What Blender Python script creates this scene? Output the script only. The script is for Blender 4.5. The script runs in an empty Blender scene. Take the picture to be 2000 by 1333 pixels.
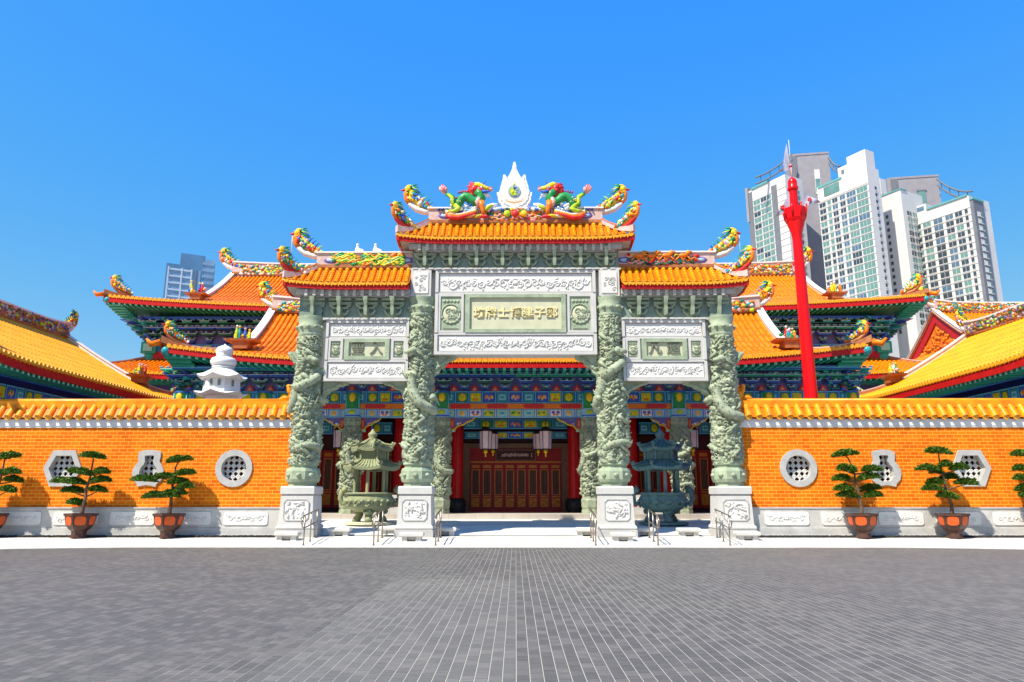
import bpy, math, random
from mathutils import Vector, noise, Matrix
R = math.radians
sc = bpy.context.scene
col = sc.collection
CAM_H, F, PITCH = 1.6, 1410.0, math.atan(.215)

def at(px, py, Y):
    """survey helper: photo pixel (2000 px wide) seen at depth Y -> world x, z in metres"""
    c, s = math.cos(PITCH), math.sin(PITCH)
    v = (666.5 - py) / F
    fw = c - v * s
    return (px - 1007) / F / fw * Y, (v * c + s) / fw * Y + CAM_H

# ------------------------------------------------------------------ materials
def S(r, g, b):
    return tuple(((x / 255 / 12.92) if x / 255 <= .04045 else ((x / 255 + .055) / 1.055) ** 2.4) for x in (r, g, b)) + (1,)
MATS = {}
def newmat(name):
    m = bpy.data.materials.new(name); m.use_nodes = True
    MATS[name] = m
    return m, m.node_tree.nodes, m.node_tree.links, m.node_tree.nodes['Principled BSDF']
def N(nodes, typ, **kw):
    n = nodes.new(typ)
    for k, v in kw.items():
        if k in n.inputs: n.inputs[k].default_value = v
        else: setattr(n, k, v)
    return n
def mat(name, c, rough=.6, var=.15, scale=6., bump=0., bscale=20., metal=0., spec=.22, tint=None):
    m, ns, ln, b = newmat(name)
    tc = ns.new('ShaderNodeTexCoord')
    n = N(ns, 'ShaderNodeTexNoise', Scale=scale, Detail=5., Roughness=.6)
    ln.new(tc.outputs['Object'], n.inputs['Vector'])
    rp = ns.new('ShaderNodeValToRGB')
    c2 = tint if tint else tuple(x * (1 - 1.6 * var) for x in c[:3]) + (1,)
    rp.color_ramp.elements[0].position = .3; rp.color_ramp.elements[0].color = c2
    rp.color_ramp.elements[1].position = .68; rp.color_ramp.elements[1].color = tuple(min(1, x * (1 + .5 * var)) for x in c[:3]) + (1,)
    ln.new(n.outputs['Fac'], rp.inputs['Fac']); ln.new(rp.outputs['Color'], b.inputs['Base Color'])
    b.inputs['Roughness'].default_value = rough; b.inputs['Metallic'].default_value = metal
    b.inputs['Specular IOR Level'].default_value = spec
    if bump:
        n2 = N(ns, 'ShaderNodeTexNoise', Scale=bscale, Detail=4.)
        ln.new(tc.outputs['Object'], n2.inputs['Vector'])
        bp = N(ns, 'ShaderNodeBump', Strength=bump, Distance=.05)
        ln.new(n2.outputs['Fac'], bp.inputs['Height']); ln.new(bp.outputs['Normal'], b.inputs['Normal'])
    return m
mat('tile', (.86, .325, .002, 1), .36, .16, 3., .15, 9., spec=.3, tint=(.74, .17, .002, 1))
mat('tile_warm', (.80, .215, .003, 1), .4, .16, 3., .15, 9., spec=.22, tint=(.66, .125, .002, 1))
mat('tile_bright', (.86, .35, .002, 1), .34, .14, 1.5, .15, 9., spec=.25, tint=(.82, .27, .002, 1))
mat('tile_end', (.88, .38, .02, 1), .4, .15, 10., spec=.3)
mat('tile_pan', (.6, .15, .003, 1), .45, .2, 4.)
mat('fascia_red', (.52, .012, .012, 1), .4, .15)
mat('lacquer_red', (.5, .008, .01, 1), .28, .15)
mat('door_red', (.29, .007, .011, 1), .4, .2, 3.)
mat('door_dark', (.05, .012, .012, 1), .5, .2, 3.)
mat('door_gold', (.48, .16, .01, 1), .35, .2, 12.)
mat('wood_trim', (.17, .09, .055, 1), .5, .2)
mat('stone_white', (.56, .545, .515, 1), .6, .06, 2.5, .1, 30.)
mat('stone_panel', (.68, .665, .63, 1), .6, .04, 6., .15, 40.)
mat('stone_grey', (.46, .45, .43, 1), .7, .1, 4., .2, 25.)
mat('stone_base', (.54, .53, .50, 1), .65, .12, 1.7, .15, 25., tint=(.40, .39, .36, 1))
mat('stone_green', (.37, .43, .30, 1), .65, .16, 3., .3, 22., tint=(.24, .30, .20, 1))
mat('stone_carved', (.375, .42, .295, 1), .7, .16, 4., .4, 22., tint=(.21, .25, .165, 1))
mat('c_peach', (.78, .36, .12, 1), .5, .1, 9.)
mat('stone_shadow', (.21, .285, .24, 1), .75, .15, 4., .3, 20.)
mat('stone_plaque', (.56, .55, .38, 1), .6, .1, 3., .1, 30., tint=(.49, .49, .34, 1))
mat('letter_gold', (.85, .72, .36, 1), .35, .1, 8.)
mat('letter_dark', (.17, .19, .13, 1), .6, .15)
mat('ridge_white', (.75, .70, .65, 1), .5, .08, 3., .1)
mat('ridge_pink', (.62, .45, .40, 1), .5, .15, 6.)
mat('ridge_brown', (.42, .16, .06, 1), .5, .25, 4.)
for nm, c in dict(c_yellow=(.85, .55, .02), c_lime=(.45, .62, .03), c_green=(.03, .28, .07), c_red=(.62, .03, .03), c_orange=(.8, .2, .02),
                  c_blue=(.035, .13, .52), c_teal=(.03, .33, .36), c_cyan=(.12, .5, .68), c_white=(.8, .8, .78), c_pink=(.75, .38, .34), c_purple=(.2, .12, .42),
                  c_navy=(.03, .05, .27), c_jade=(.03, .36, .24), c_mint=(.3, .62, .45), c_sky=(.3, .55, .75), c_mauve=(.13, .13, .33), c_dgreen=(.03, .17, .10), c_black=(.02, .02, .025)).items():
    mat(nm, c + (1,), .35, .12, 9.)
mat('bronze_sunlit', (.20, .235, .15, 1), .55, .3, 4., .3, 14., metal=.0, tint=(.33, .34, .17, 1))  # bronze patina with the yellow of direct sun put into its colour
mat('bronze_shaded', (.13, .24, .235, 1), .55, .3, 5., .3, 14., tint=(.075, .15, .16, 1))  # the same bronze with blue shade put into its patina colour
mat('steel_rail', (.32, .27, .22, 1), .3, .1, metal=.8)
mat('gravel_dark', (.05, .05, .05, 1), .9, .4, 25., .8, 30.)
mat('pot_glaze', (.085, .04, .03, 1), .3, .25, 5.)
mat('pot_red', (.62, .10, .02, 1), .3, .12, 7.)
mat('bark', (.17, .11, .07, 1), .9, .35, 12., .6, 20.)
mat('soil', (.07, .045, .03, 1), .95, .3, 20.)
mat('paint_red', (.75, .005, .008, 1), .28, .06)
mat('metal_pale', (.62, .62, .66, 1), .35, .1)
mat('tower_white', (.62, .60, .56, 1), .7, .05, .05)
mat('tower_cream', (.76, .70, .60, 1), .7, .08, .05)
mat('tower_beige', (.47, .38, .30, 1), .7, .08, .1)
mat('tower_grey', (.29, .275, .29, 1), .6, .08, .3)
mat('tower_dark', (.16, .17, .19, 1), .55, .1, .3)
mat('roof_teal', (.12, .36, .35, 1), .5, .1, .3)
mat('glass_teal', (.15, .29, .255, 1), .1, .25, .12, spec=.8)
mat('glass_dark', (.05, .07, .085, 1), .08, .3, .2, spec=.8)
mat('glass_blue', (.10, .18, .26, 1), .08, .3, .2, spec=.8)
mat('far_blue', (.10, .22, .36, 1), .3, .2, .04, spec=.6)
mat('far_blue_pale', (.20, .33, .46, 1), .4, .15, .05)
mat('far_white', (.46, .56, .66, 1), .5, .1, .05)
mat('flag_cloth', (.40, .40, .50, 1), .8, .1, 5.)
mat('lantern_shade', (.80, .60, .60, 1), .5, .08, 5.)
mat('lantern_frame', (.05, .03, .03, 1), .4, .1)
mat('plaster', (.75, .75, .73, 1), .6, .05, 3.)

def foliage_mat(name, c1, c2):
    m, ns, ln, b = newmat(name)
    g = ns.new('ShaderNodeNewGeometry')
    rp = ns.new('ShaderNodeValToRGB')
    rp.color_ramp.elements[0].color = c1; rp.color_ramp.elements[1].color = c2
    ln.new(g.outputs['Random Per Island'], rp.inputs['Fac']); ln.new(rp.outputs['Color'], b.inputs['Base Color'])
    b.inputs['Roughness'].default_value = .55; b.inputs['Specular IOR Level'].default_value = .25
foliage_mat('leaf', (.028, .080, .010, 1), (.12, .225, .016, 1))

def brick_mat():
    m, ns, ln, b = newmat('brick_orange')
    tc = ns.new('ShaderNodeTexCoord'); sp = ns.new('ShaderNodeSeparateXYZ'); cb = ns.new('ShaderNodeCombineXYZ')
    ln.new(tc.outputs['Object'], sp.inputs[0]); ln.new(sp.outputs['X'], cb.inputs['X']); ln.new(sp.outputs['Z'], cb.inputs['Y'])
    br = N(ns, 'ShaderNodeTexBrick')
    br.inputs['Color1'].default_value = (.74, .135, .002, 1); br.inputs['Color2'].default_value = (.88, .225, .004, 1)
    br.inputs['Mortar'].default_value = (.9, .40, .06, 1)
    br.inputs['Scale'].default_value = 1.; br.inputs['Mortar Size'].default_value = .011; br.inputs['Mortar Smooth'].default_value = .1
    br.inputs['Brick Width'].default_value = .30; br.inputs['Row Height'].default_value = .124; br.inputs['Bias'].default_value = -.1
    ln.new(cb.outputs[0], br.inputs['Vector'])
    n = N(ns, 'ShaderNodeTexNoise', Scale=1.3, Detail=4.)
    ln.new(tc.outputs['Object'], n.inputs['Vector'])
    mx = N(ns, 'ShaderNodeMix', data_type='RGBA', blend_type='MULTIPLY')
    rp = ns.new('ShaderNodeValToRGB'); rp.color_ramp.elements[0].color = (.82, .78, .78, 1); rp.color_ramp.elements[0].position = .3; rp.color_ramp.elements[1].position = .6
    ln.new(n.outputs['Fac'], rp.inputs['Fac'])
    mx.inputs['Factor'].default_value = 1.
    ln.new(br.outputs['Color'], mx.inputs[6]); ln.new(rp.outputs['Color'], mx.inputs[7]); ln.new(mx.outputs[2], b.inputs['Base Color'])
    bp = N(ns, 'ShaderNodeBump', Strength=.5, Distance=.01, invert=True)
    ln.new(br.outputs['Fac'], bp.inputs['Height']); ln.new(bp.outputs['Normal'], b.inputs['Normal'])
    b.inputs['Roughness'].default_value = .65; b.inputs['Specular IOR Level'].default_value = .1
brick_mat()

def paving_mat():
    m, ns, ln, b = newmat('paving')
    tc = ns.new('ShaderNodeTexCoord'); sp = ns.new('ShaderNodeSeparateXYZ'); cb = ns.new('ShaderNodeCombineXYZ')
    ln.new(tc.outputs['Object'], sp.inputs[0]); ln.new(sp.outputs['Y'], cb.inputs['X']); ln.new(sp.outputs['X'], cb.inputs['Y'])
    br = N(ns, 'ShaderNodeTexBrick')
    br.inputs['Color1'].default_value = (.098, .095, .090, 1); br.inputs['Color2'].default_value = (.160, .152, .140, 1)
    br.inputs['Mortar'].default_value = (.062, .06, .057, 1)
    br.inputs['Scale'].default_value = 1.; br.inputs['Mortar Size'].default_value = .005; br.inputs['Bias'].default_value = -.25
    br.inputs['Brick Width'].default_value = .205; br.inputs['Row Height'].default_value = .125
    ln.new(cb.outputs[0], br.inputs['Vector'])
    # large patches and worn streaks
    mp = N(ns, 'ShaderNodeMapping'); mp.inputs['Scale'].default_value = (.5, .8, 1)
    ln.new(tc.outputs['Object'], mp.inputs['Vector'])
    n = N(ns, 'ShaderNodeTexNoise', Scale=.6, Detail=7., Roughness=.62); ln.new(mp.outputs[0], n.inputs['Vector'])
    rp = ns.new('ShaderNodeValToRGB'); e = rp.color_ramp.elements
    e[0].position = .32; e[0].color = (.90, .89, .92, 1); e[1].position = .68; e[1].color = (1.10, 1.08, 1.05, 1)
    ln.new(n.outputs['Fac'], rp.inputs['Fac'])
    mx = N(ns, 'ShaderNodeMix', data_type='RGBA', blend_type='MULTIPLY'); mx.inputs['Factor'].default_value = 1.
    mp2 = N(ns, 'ShaderNodeMapping'); mp2.inputs['Scale'].default_value = (5., 34., 1)
    ln.new(tc.outputs['Object'], mp2.inputs['Vector'])
    n5 = N(ns, 'ShaderNodeTexNoise', Scale=1., Detail=4., Roughness=.7); ln.new(mp2.outputs[0], n5.inputs['Vector'])
    r5 = ns.new('ShaderNodeValToRGB'); r5.color_ramp.elements[0].position = .3; r5.color_ramp.elements[0].color = (.72, .72, .73, 1); r5.color_ramp.elements[1].position = .72; r5.color_ramp.elements[1].color = (1.3, 1.28, 1.25, 1)
    ln.new(n5.outputs['Fac'], r5.inputs['Fac'])
    m5 = N(ns, 'ShaderNodeMix', data_type='RGBA', blend_type='MULTIPLY'); m5.inputs['Factor'].default_value = 1.
    ln.new(br.outputs['Color'], m5.inputs[6]); ln.new(r5.outputs['Color'], m5.inputs[7])
    ln.new(m5.outputs[2], mx.inputs[6]); ln.new(rp.outputs['Color'], mx.inputs[7])
    # pale sand-filled joints running away from the viewer, clearer in some stretches than others
    d = N(ns, 'ShaderNodeMath', operation='DIVIDE'); d.inputs[1].default_value = .125; ln.new(sp.outputs['X'], d.inputs[0])
    fr = N(ns, 'ShaderNodeMath', operation='FRACT'); ln.new(d.outputs[0], fr.inputs[0])
    lt = N(ns, 'ShaderNodeMath', operation='LESS_THAN'); lt.inputs[1].default_value = .06; ln.new(fr.outputs[0], lt.inputs[0])
    n2 = N(ns, 'ShaderNodeTexNoise', Scale=.5, Detail=8., Roughness=.8); ln.new(tc.outputs['Object'], n2.inputs['Vector'])
    mr = N(ns, 'ShaderNodeMapRange'); mr.inputs['From Min'].default_value = -5.; mr.inputs['From Max'].default_value = -.5; mr.inputs['To Min'].default_value = -.24; mr.inputs['To Max'].default_value = .20
    ln.new(sp.outputs['X'], mr.inputs['Value'])
    ad = N(ns, 'ShaderNodeMath', operation='ADD'); ln.new(n2.outputs['Fac'], ad.inputs[0]); ln.new(mr.outputs[0], ad.inputs[1])
    r2 = ns.new('ShaderNodeValToRGB'); r2.color_ramp.elements[0].position = .36; r2.color_ramp.elements[1].position = .66
    ln.new(ad.outputs[0], r2.inputs['Fac'])
    mu = N(ns, 'ShaderNodeMath', operation='MULTIPLY'); ln.new(lt.outputs[0], mu.inputs[0]); ln.new(r2.outputs['Color'], mu.inputs[1])
    m2 = N(ns, 'ShaderNodeMix', data_type='RGBA'); ln.new(mu.outputs[0], m2.inputs['Factor'])
    ln.new(mx.outputs[2], m2.inputs[6]); m2.inputs[7].default_value = (.40, .37, .31, 1)
    prev = None   # a panel of newer, paler pavers left of the centre line
    for ax, op, val in (('X', 'GREATER_THAN', -2.37), ('X', 'LESS_THAN', 0.), ('Y', 'LESS_THAN', 14.9)):
        k = N(ns, 'ShaderNodeMath', operation=op); k.inputs[1].default_value = val; ln.new(sp.outputs[ax], k.inputs[0])
        if prev is None: prev = k
        else:
            q = N(ns, 'ShaderNodeMath', operation='MULTIPLY'); ln.new(prev.outputs[0], q.inputs[0]); ln.new(k.outputs[0], q.inputs[1]); prev = q
    f3 = N(ns, 'ShaderNodeMath', operation='MULTIPLY'); f3.inputs[1].default_value = .16; ln.new(prev.outputs[0], f3.inputs[0])
    m3 = N(ns, 'ShaderNodeMix', data_type='RGBA'); ln.new(f3.outputs[0], m3.inputs['Factor']); ln.new(m2.outputs[2], m3.inputs[6]); m3.inputs[7].default_value = (.26, .25, .225, 1)
    ln.new(m3.outputs[2], b.inputs['Base Color'])
    b.inputs['Roughness'].default_value = .7; b.inputs['Specular IOR Level'].default_value = .3
    bp = N(ns, 'ShaderNodeBump', Strength=.4, Distance=.006, invert=True)
    ln.new(br.outputs['Fac'], bp.inputs['Height']); ln.new(bp.outputs['Normal'], b.inputs['Normal'])
paving_mat()
def slab_mat(name, c, w, h, mort):
    m, ns, ln, b = newmat(name)
    tc = ns.new('ShaderNodeTexCoord')
    br = N(ns, 'ShaderNodeTexBrick')
    br.inputs['Color1'].default_value = c; br.inputs['Color2'].default_value = tuple(x * .94 for x in c[:3]) + (1,)
    br.inputs['Mortar'].default_value = mort; br.inputs['Scale'].default_value = 1.; br.inputs['Mortar Size'].default_value = .012
    br.inputs['Brick Width'].default_value = w; br.inputs['Row Height'].default_value = h
    ln.new(tc.outputs['Object'], br.inputs['Vector'])
    n = N(ns, 'ShaderNodeTexNoise', Scale=1.1, Detail=6.); ln.new(tc.outputs['Object'], n.inputs['Vector'])
    rp = ns.new('ShaderNodeValToRGB'); rp.color_ramp.elements[0].color = (.86, .84, .80, 1); rp.color_ramp.elements[0].position = .3; rp.color_ramp.elements[1].position = .6
    ln.new(n.outputs['Fac'], rp.inputs['Fac'])
    mx = N(ns, 'ShaderNodeMix', data_type='RGBA', blend_type='MULTIPLY'); mx.inputs['Factor'].default_value = 1.
    ln.new(br.outputs['Color'], mx.inputs[6]); ln.new(rp.outputs['Color'], mx.inputs[7]); ln.new(mx.outputs[2], b.inputs['Base Color'])
    b.inputs['Roughness'].default_value = .6
slab_mat('granite_pale', (.70, .69, .66, 1), 1.2, .6, (.5, .49, .47, 1))
slab_mat('concrete_pale', (.66, .63, .57, 1), 2.4, 2.4, (.5, .48, .44, 1))
slab_mat('platform_stone', (.50, .44, .38, 1), 1.2, .6, (.36, .33, .3, 1))

# ------------------------------------------------------------------ mesh builder
class MB:
    def __init__(s): s.v = []; s.f = []; s.m = []; s.sm = []; s.slots = []
    def add(s, vs, fs, m, smooth=False):
        o = len(s.v); s.v.extend(vs)
        if m not in s.slots: s.slots.append(m)
        i = s.slots.index(m)
        for f in fs: s.f.append(tuple(o + k for k in f)); s.m.append(i); s.sm.append(smooth)
    def box(s, x0, x1, y0, y1, z0, z1, m):
        s.add([(x0, y0, z0), (x1, y0, z0), (x1, y1, z0), (x0, y1, z0), (x0, y0, z1), (x1, y0, z1), (x1, y1, z1), (x0, y1, z1)],
              [(0, 3, 2, 1), (4, 5, 6, 7), (0, 1, 5, 4), (1, 2, 6, 5), (2, 3, 7, 6), (3, 0, 4, 7)], m)
    def stack(s, cx, cy, rings, m, n=4, rot=None, smooth=False):
        """rings: (z, rx, ry) n-gon sections; n=4 gives a square plan of half widths rx, ry"""
        vs = []; fs = []
        rot = (math.pi / 4 if n == 4 else 0) if rot is None else rot
        k = math.sqrt(2) if n == 4 else 1
        for z, rx, ry in rings:
            for i in range(n):
                a = rot + 2 * math.pi * i / n
                vs.append((cx + rx * k * math.cos(a), cy + ry * k * math.sin(a), z))
        for j in range(len(rings) - 1):
            for i in range(n):
                a, b = j * n + i, j * n + (i + 1) % n
                fs.append((a, b, b + n, a + n))
        s.add(vs, fs, m, smooth)
        s.add([vs[i] for i in range(n)], [tuple(range(n))[::-1]], m)
        s.add([vs[-n + i] for i in range(n)], [tuple(range(n))], m)
    def lathe(s, cx, cy, prof, m, n=20, smooth=True):
        s.stack(cx, cy, [(z, r, r) for r, z in prof], m, n, 0, smooth)
    def ell(s, c, r, m, n=8, k=5, rot=None):
        vs = []; fs = []
        for j in range(k + 1):
            p = math.pi * j / k
            for i in range(n):
                a = 2 * math.pi * i / n
                q = Vector((r[0] * math.sin(p) * math.cos(a), r[1] * math.sin(p) * math.sin(a), r[2] * math.cos(p)))
                if rot: q = rot @ q
                vs.append((c[0] + q.x, c[1] + q.y, c[2] + q.z))
        for j in range(k):
            for i in range(n):
                a, b = j * n + i, j * n + (i + 1) % n
                fs.append((a, a + n, b + n, b))
        s.add(vs, fs, m, True)
    def tube(s, pts, rad, m, n=7, cap=True, smooth=True, flat=1.):
        pts = [Vector(p) for p in pts]
        if not hasattr(rad, '__len__'): rad = [rad] * len(pts)
        vs = []; fs = []
        t0 = (pts[1] - pts[0]).normalized()
        ref = Vector((0, 1, 0)) if abs(t0.y) < .8 else Vector((0, 0, 1))
        for i, p in enumerate(pts):
            t = (pts[min(i + 1, len(pts) - 1)] - pts[max(i - 1, 0)])
            if t.length < 1e-6: t = t0
            t.normalize()
            u = (ref - t * ref.dot(t))
            if u.length < 1e-4: u = t.orthogonal()
            u.normalize(); w = t.cross(u); ref = u
            for j in range(n):
                a = 2 * math.pi * j / n
                vs.append(tuple(p + u * (math.cos(a) * rad[i] * flat) + w * (math.sin(a) * rad[i])))
        for i in range(len(pts) - 1):
            for j in range(n):
                a, b = i * n + j, i * n + (j + 1) % n
                fs.append((a, b, b + n, a + n))
        if cap:
            fs.append(tuple(range(n))[::-1]); fs.append(tuple(range(len(vs) - n, len(vs))))
        s.add(vs, fs, m, smooth)
    def bar(s, pts, w, h, m):
        """rectangular section swept along pts; h measured upward from the path"""
        pts = [Vector(p) for p in pts]; vs = []; fs = []
        for i, p in enumerate(pts):
            t = (pts[min(i + 1, len(pts) - 1)] - pts[max(i - 1, 0)]); t.z = 0
            if t.length < 1e-6: t = Vector((1, 0, 0))
            t.normalize(); q = Vector((-t.y, t.x, 0)) * (w / 2)
            hh = h[i] if hasattr(h, '__len__') else h
            for a in (p - q, p + q, p + q + Vector((0, 0, hh)), p - q + Vector((0, 0, hh))): vs.append(tuple(a))
        for i in range(len(pts) - 1):
            for j in range(4):
                a, b = i * 4 + j, i * 4 + (j + 1) % 4
                fs.append((a, b, b + 4, a + 4))
        L = len(vs)
        fs += [(3, 2, 1, 0), (L - 4, L - 3, L - 2, L - 1)]
        s.add(vs, fs, m)
    def prism(s, outline, y0, y1, m):
        """outline in x,z extruded along y"""
        n = len(outline)
        vs = [(x, y0, z) for x, z in outline] + [(x, y1, z) for x, z in outline]
        fs = [tuple(range(n)), tuple(range(2 * n - 1, n - 1, -1))] + [(i, n + i, n + (i + 1) % n, (i + 1) % n) for i in range(n)]
        s.add(vs, fs, m)
    def ring(s, outer, inner, y0, y1, m):
        n = len(outer)
        vs = [(x, y0, z) for x, z in outer] + [(x, y0, z) for x, z in inner] + [(x, y1, z) for x, z in outer] + [(x, y1, z) for x, z in inner]
        fs = []
        for i in range(n):
            j = (i + 1) % n
            fs += [(i, j, n + j, n + i), (i, 2 * n + i, 2 * n + j, j), (n + i, n + j, 3 * n + j, 3 * n + i), (2 * n + i, 3 * n + i, 3 * n + j, 2 * n + j)]
        s.add(vs, fs, m)
    def build(s, name, parent=None, world=True):
        me = bpy.data.meshes.new(name)
        vs = s.v
        if parent is not None and world:
            lx, ly, lz = root_of(parent).location
            vs = [(x - lx, y - ly, z - lz) for x, y, z in vs]
        me.from_pydata([tuple(v) for v in vs], [], s.f)
        for k in s.slots: me.materials.append(MATS[k])
        me.polygons.foreach_set('material_index', s.m); me.polygons.foreach_set('use_smooth', s.sm)
        me.update()
        o = bpy.data.objects.new(name, me); col.objects.link(o)
        if parent is not None: o.parent = parent
        return o
def root_of(o):
    while o.parent: o = o.parent
    return o
def thing(name, label, cat, loc=(0, 0, 0), rz=0, group=None):
    o = bpy.data.objects.new(name, None); col.objects.link(o)
    o.location = loc; o.rotation_euler = (0, 0, rz); o.empty_display_size = .3
    o['label'] = label; o['category'] = cat
    if group: o['group'] = group
    return o
def struct(mb, name, kind='structure'):
    o = mb.build(name); o['kind'] = kind
    return o
def inst(src, parent, loc=(0, 0, 0), rz=0, name=None, sx=1):
    o = bpy.data.objects.new(name or src.name.split('.')[0], src.data); col.objects.link(o)
    o.parent = parent; o.location = loc; o.rotation_euler = (0, 0, rz); o.scale = (sx, 1, 1)
    return o
def copy_tree(o, parent=None):
    c = o.copy(); col.objects.link(c)
    if parent is not None: c.parent = parent
    for ch in list(o.children): copy_tree(ch, c)
    return c
rnd = random.Random(7)

# ------------------------------------------------------------------ ground
g = MB(); g.add([(-1500, -300, -.012), (1500, -300, -.012), (1500, 2600, -.012), (-1500, 2600, -.012)], [(0, 1, 2, 3)], 'stone_grey')
struct(g, 'ground')
def kerb_y(x):
    a = abs(x)
    return 23.8 if a < 11.5 else 23.8 - .06 * (a - 11.5) ** 1.75
p = MB()
xs = [i * .5 for i in range(-56, 57)]
vs = []; fs = []
for i, x in enumerate(xs): vs += [(x, -14, 0), (x, kerb_y(x), 0)]
for i in range(len(xs) - 1): fs.append((2 * i, 2 * i + 2, 2 * i + 3, 2 * i + 1))
p.add(vs, fs, 'paving'); struct(p, 'forecourt_paving')
a = MB(); vs = []; fs = []
for x in xs:
    k = kerb_y(x)
    vs += [(x, k, -.01), (x, k, .016), (x, k + .28, .02), (x, 25.75, .19), (x, 26.9, .20)]
for i in range(len(xs) - 1):
    for j in range(4): fs.append((5 * i + j, 5 * i + 5 + j, 5 * i + 6 + j, 5 * i + 1 + j))
a.add(vs, fs, 'concrete_pale'); struct(a, 'pavement')
c = MB()   # small drain slots along the front edge of the pavement
for i in range(40):
    x = -4.9 + i * .25
    c.box(x, x + .12, 23.9, 23.94, .02, .026, 'stone_grey')
struct(c, 'drain_channel')
def cy_z(y): return .2 + max(0, min(1, (y - 26.6) / 5.6)) * .36
c = MB(); ys = [26.86, 28, 29.5, 31, 32.2, 34, 80]; vs = []; fs = []
for y in ys: vs += [(-70, y, cy_z(y) + .004), (70, y, cy_z(y) + .004)]
for i in range(len(ys) - 1): fs.append((2 * i, 2 * i + 1, 2 * i + 3, 2 * i + 2))
c.add(vs, fs, 'granite_pale'); struct(c, 'courtyard')
for sx in (-1, 1):
    gmb = MB()
    x0, x1 = sorted((sx * 8.35, sx * 27))
    rg = random.Random(3)
    gmb.box(x0, x1, 25.98, 26.5, .17, .235, 'gravel_dark')
    for i in range(1500):
        x = rg.uniform(x0, x1); y = rg.uniform(25.95, 26.2); r = rg.uniform(.025, .055)
        gmb.ell((x, y, .235), (r, r, r * .8), 'gravel_dark', 5, 3)
    struct(gmb, 'gravel', 'stuff')

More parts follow.
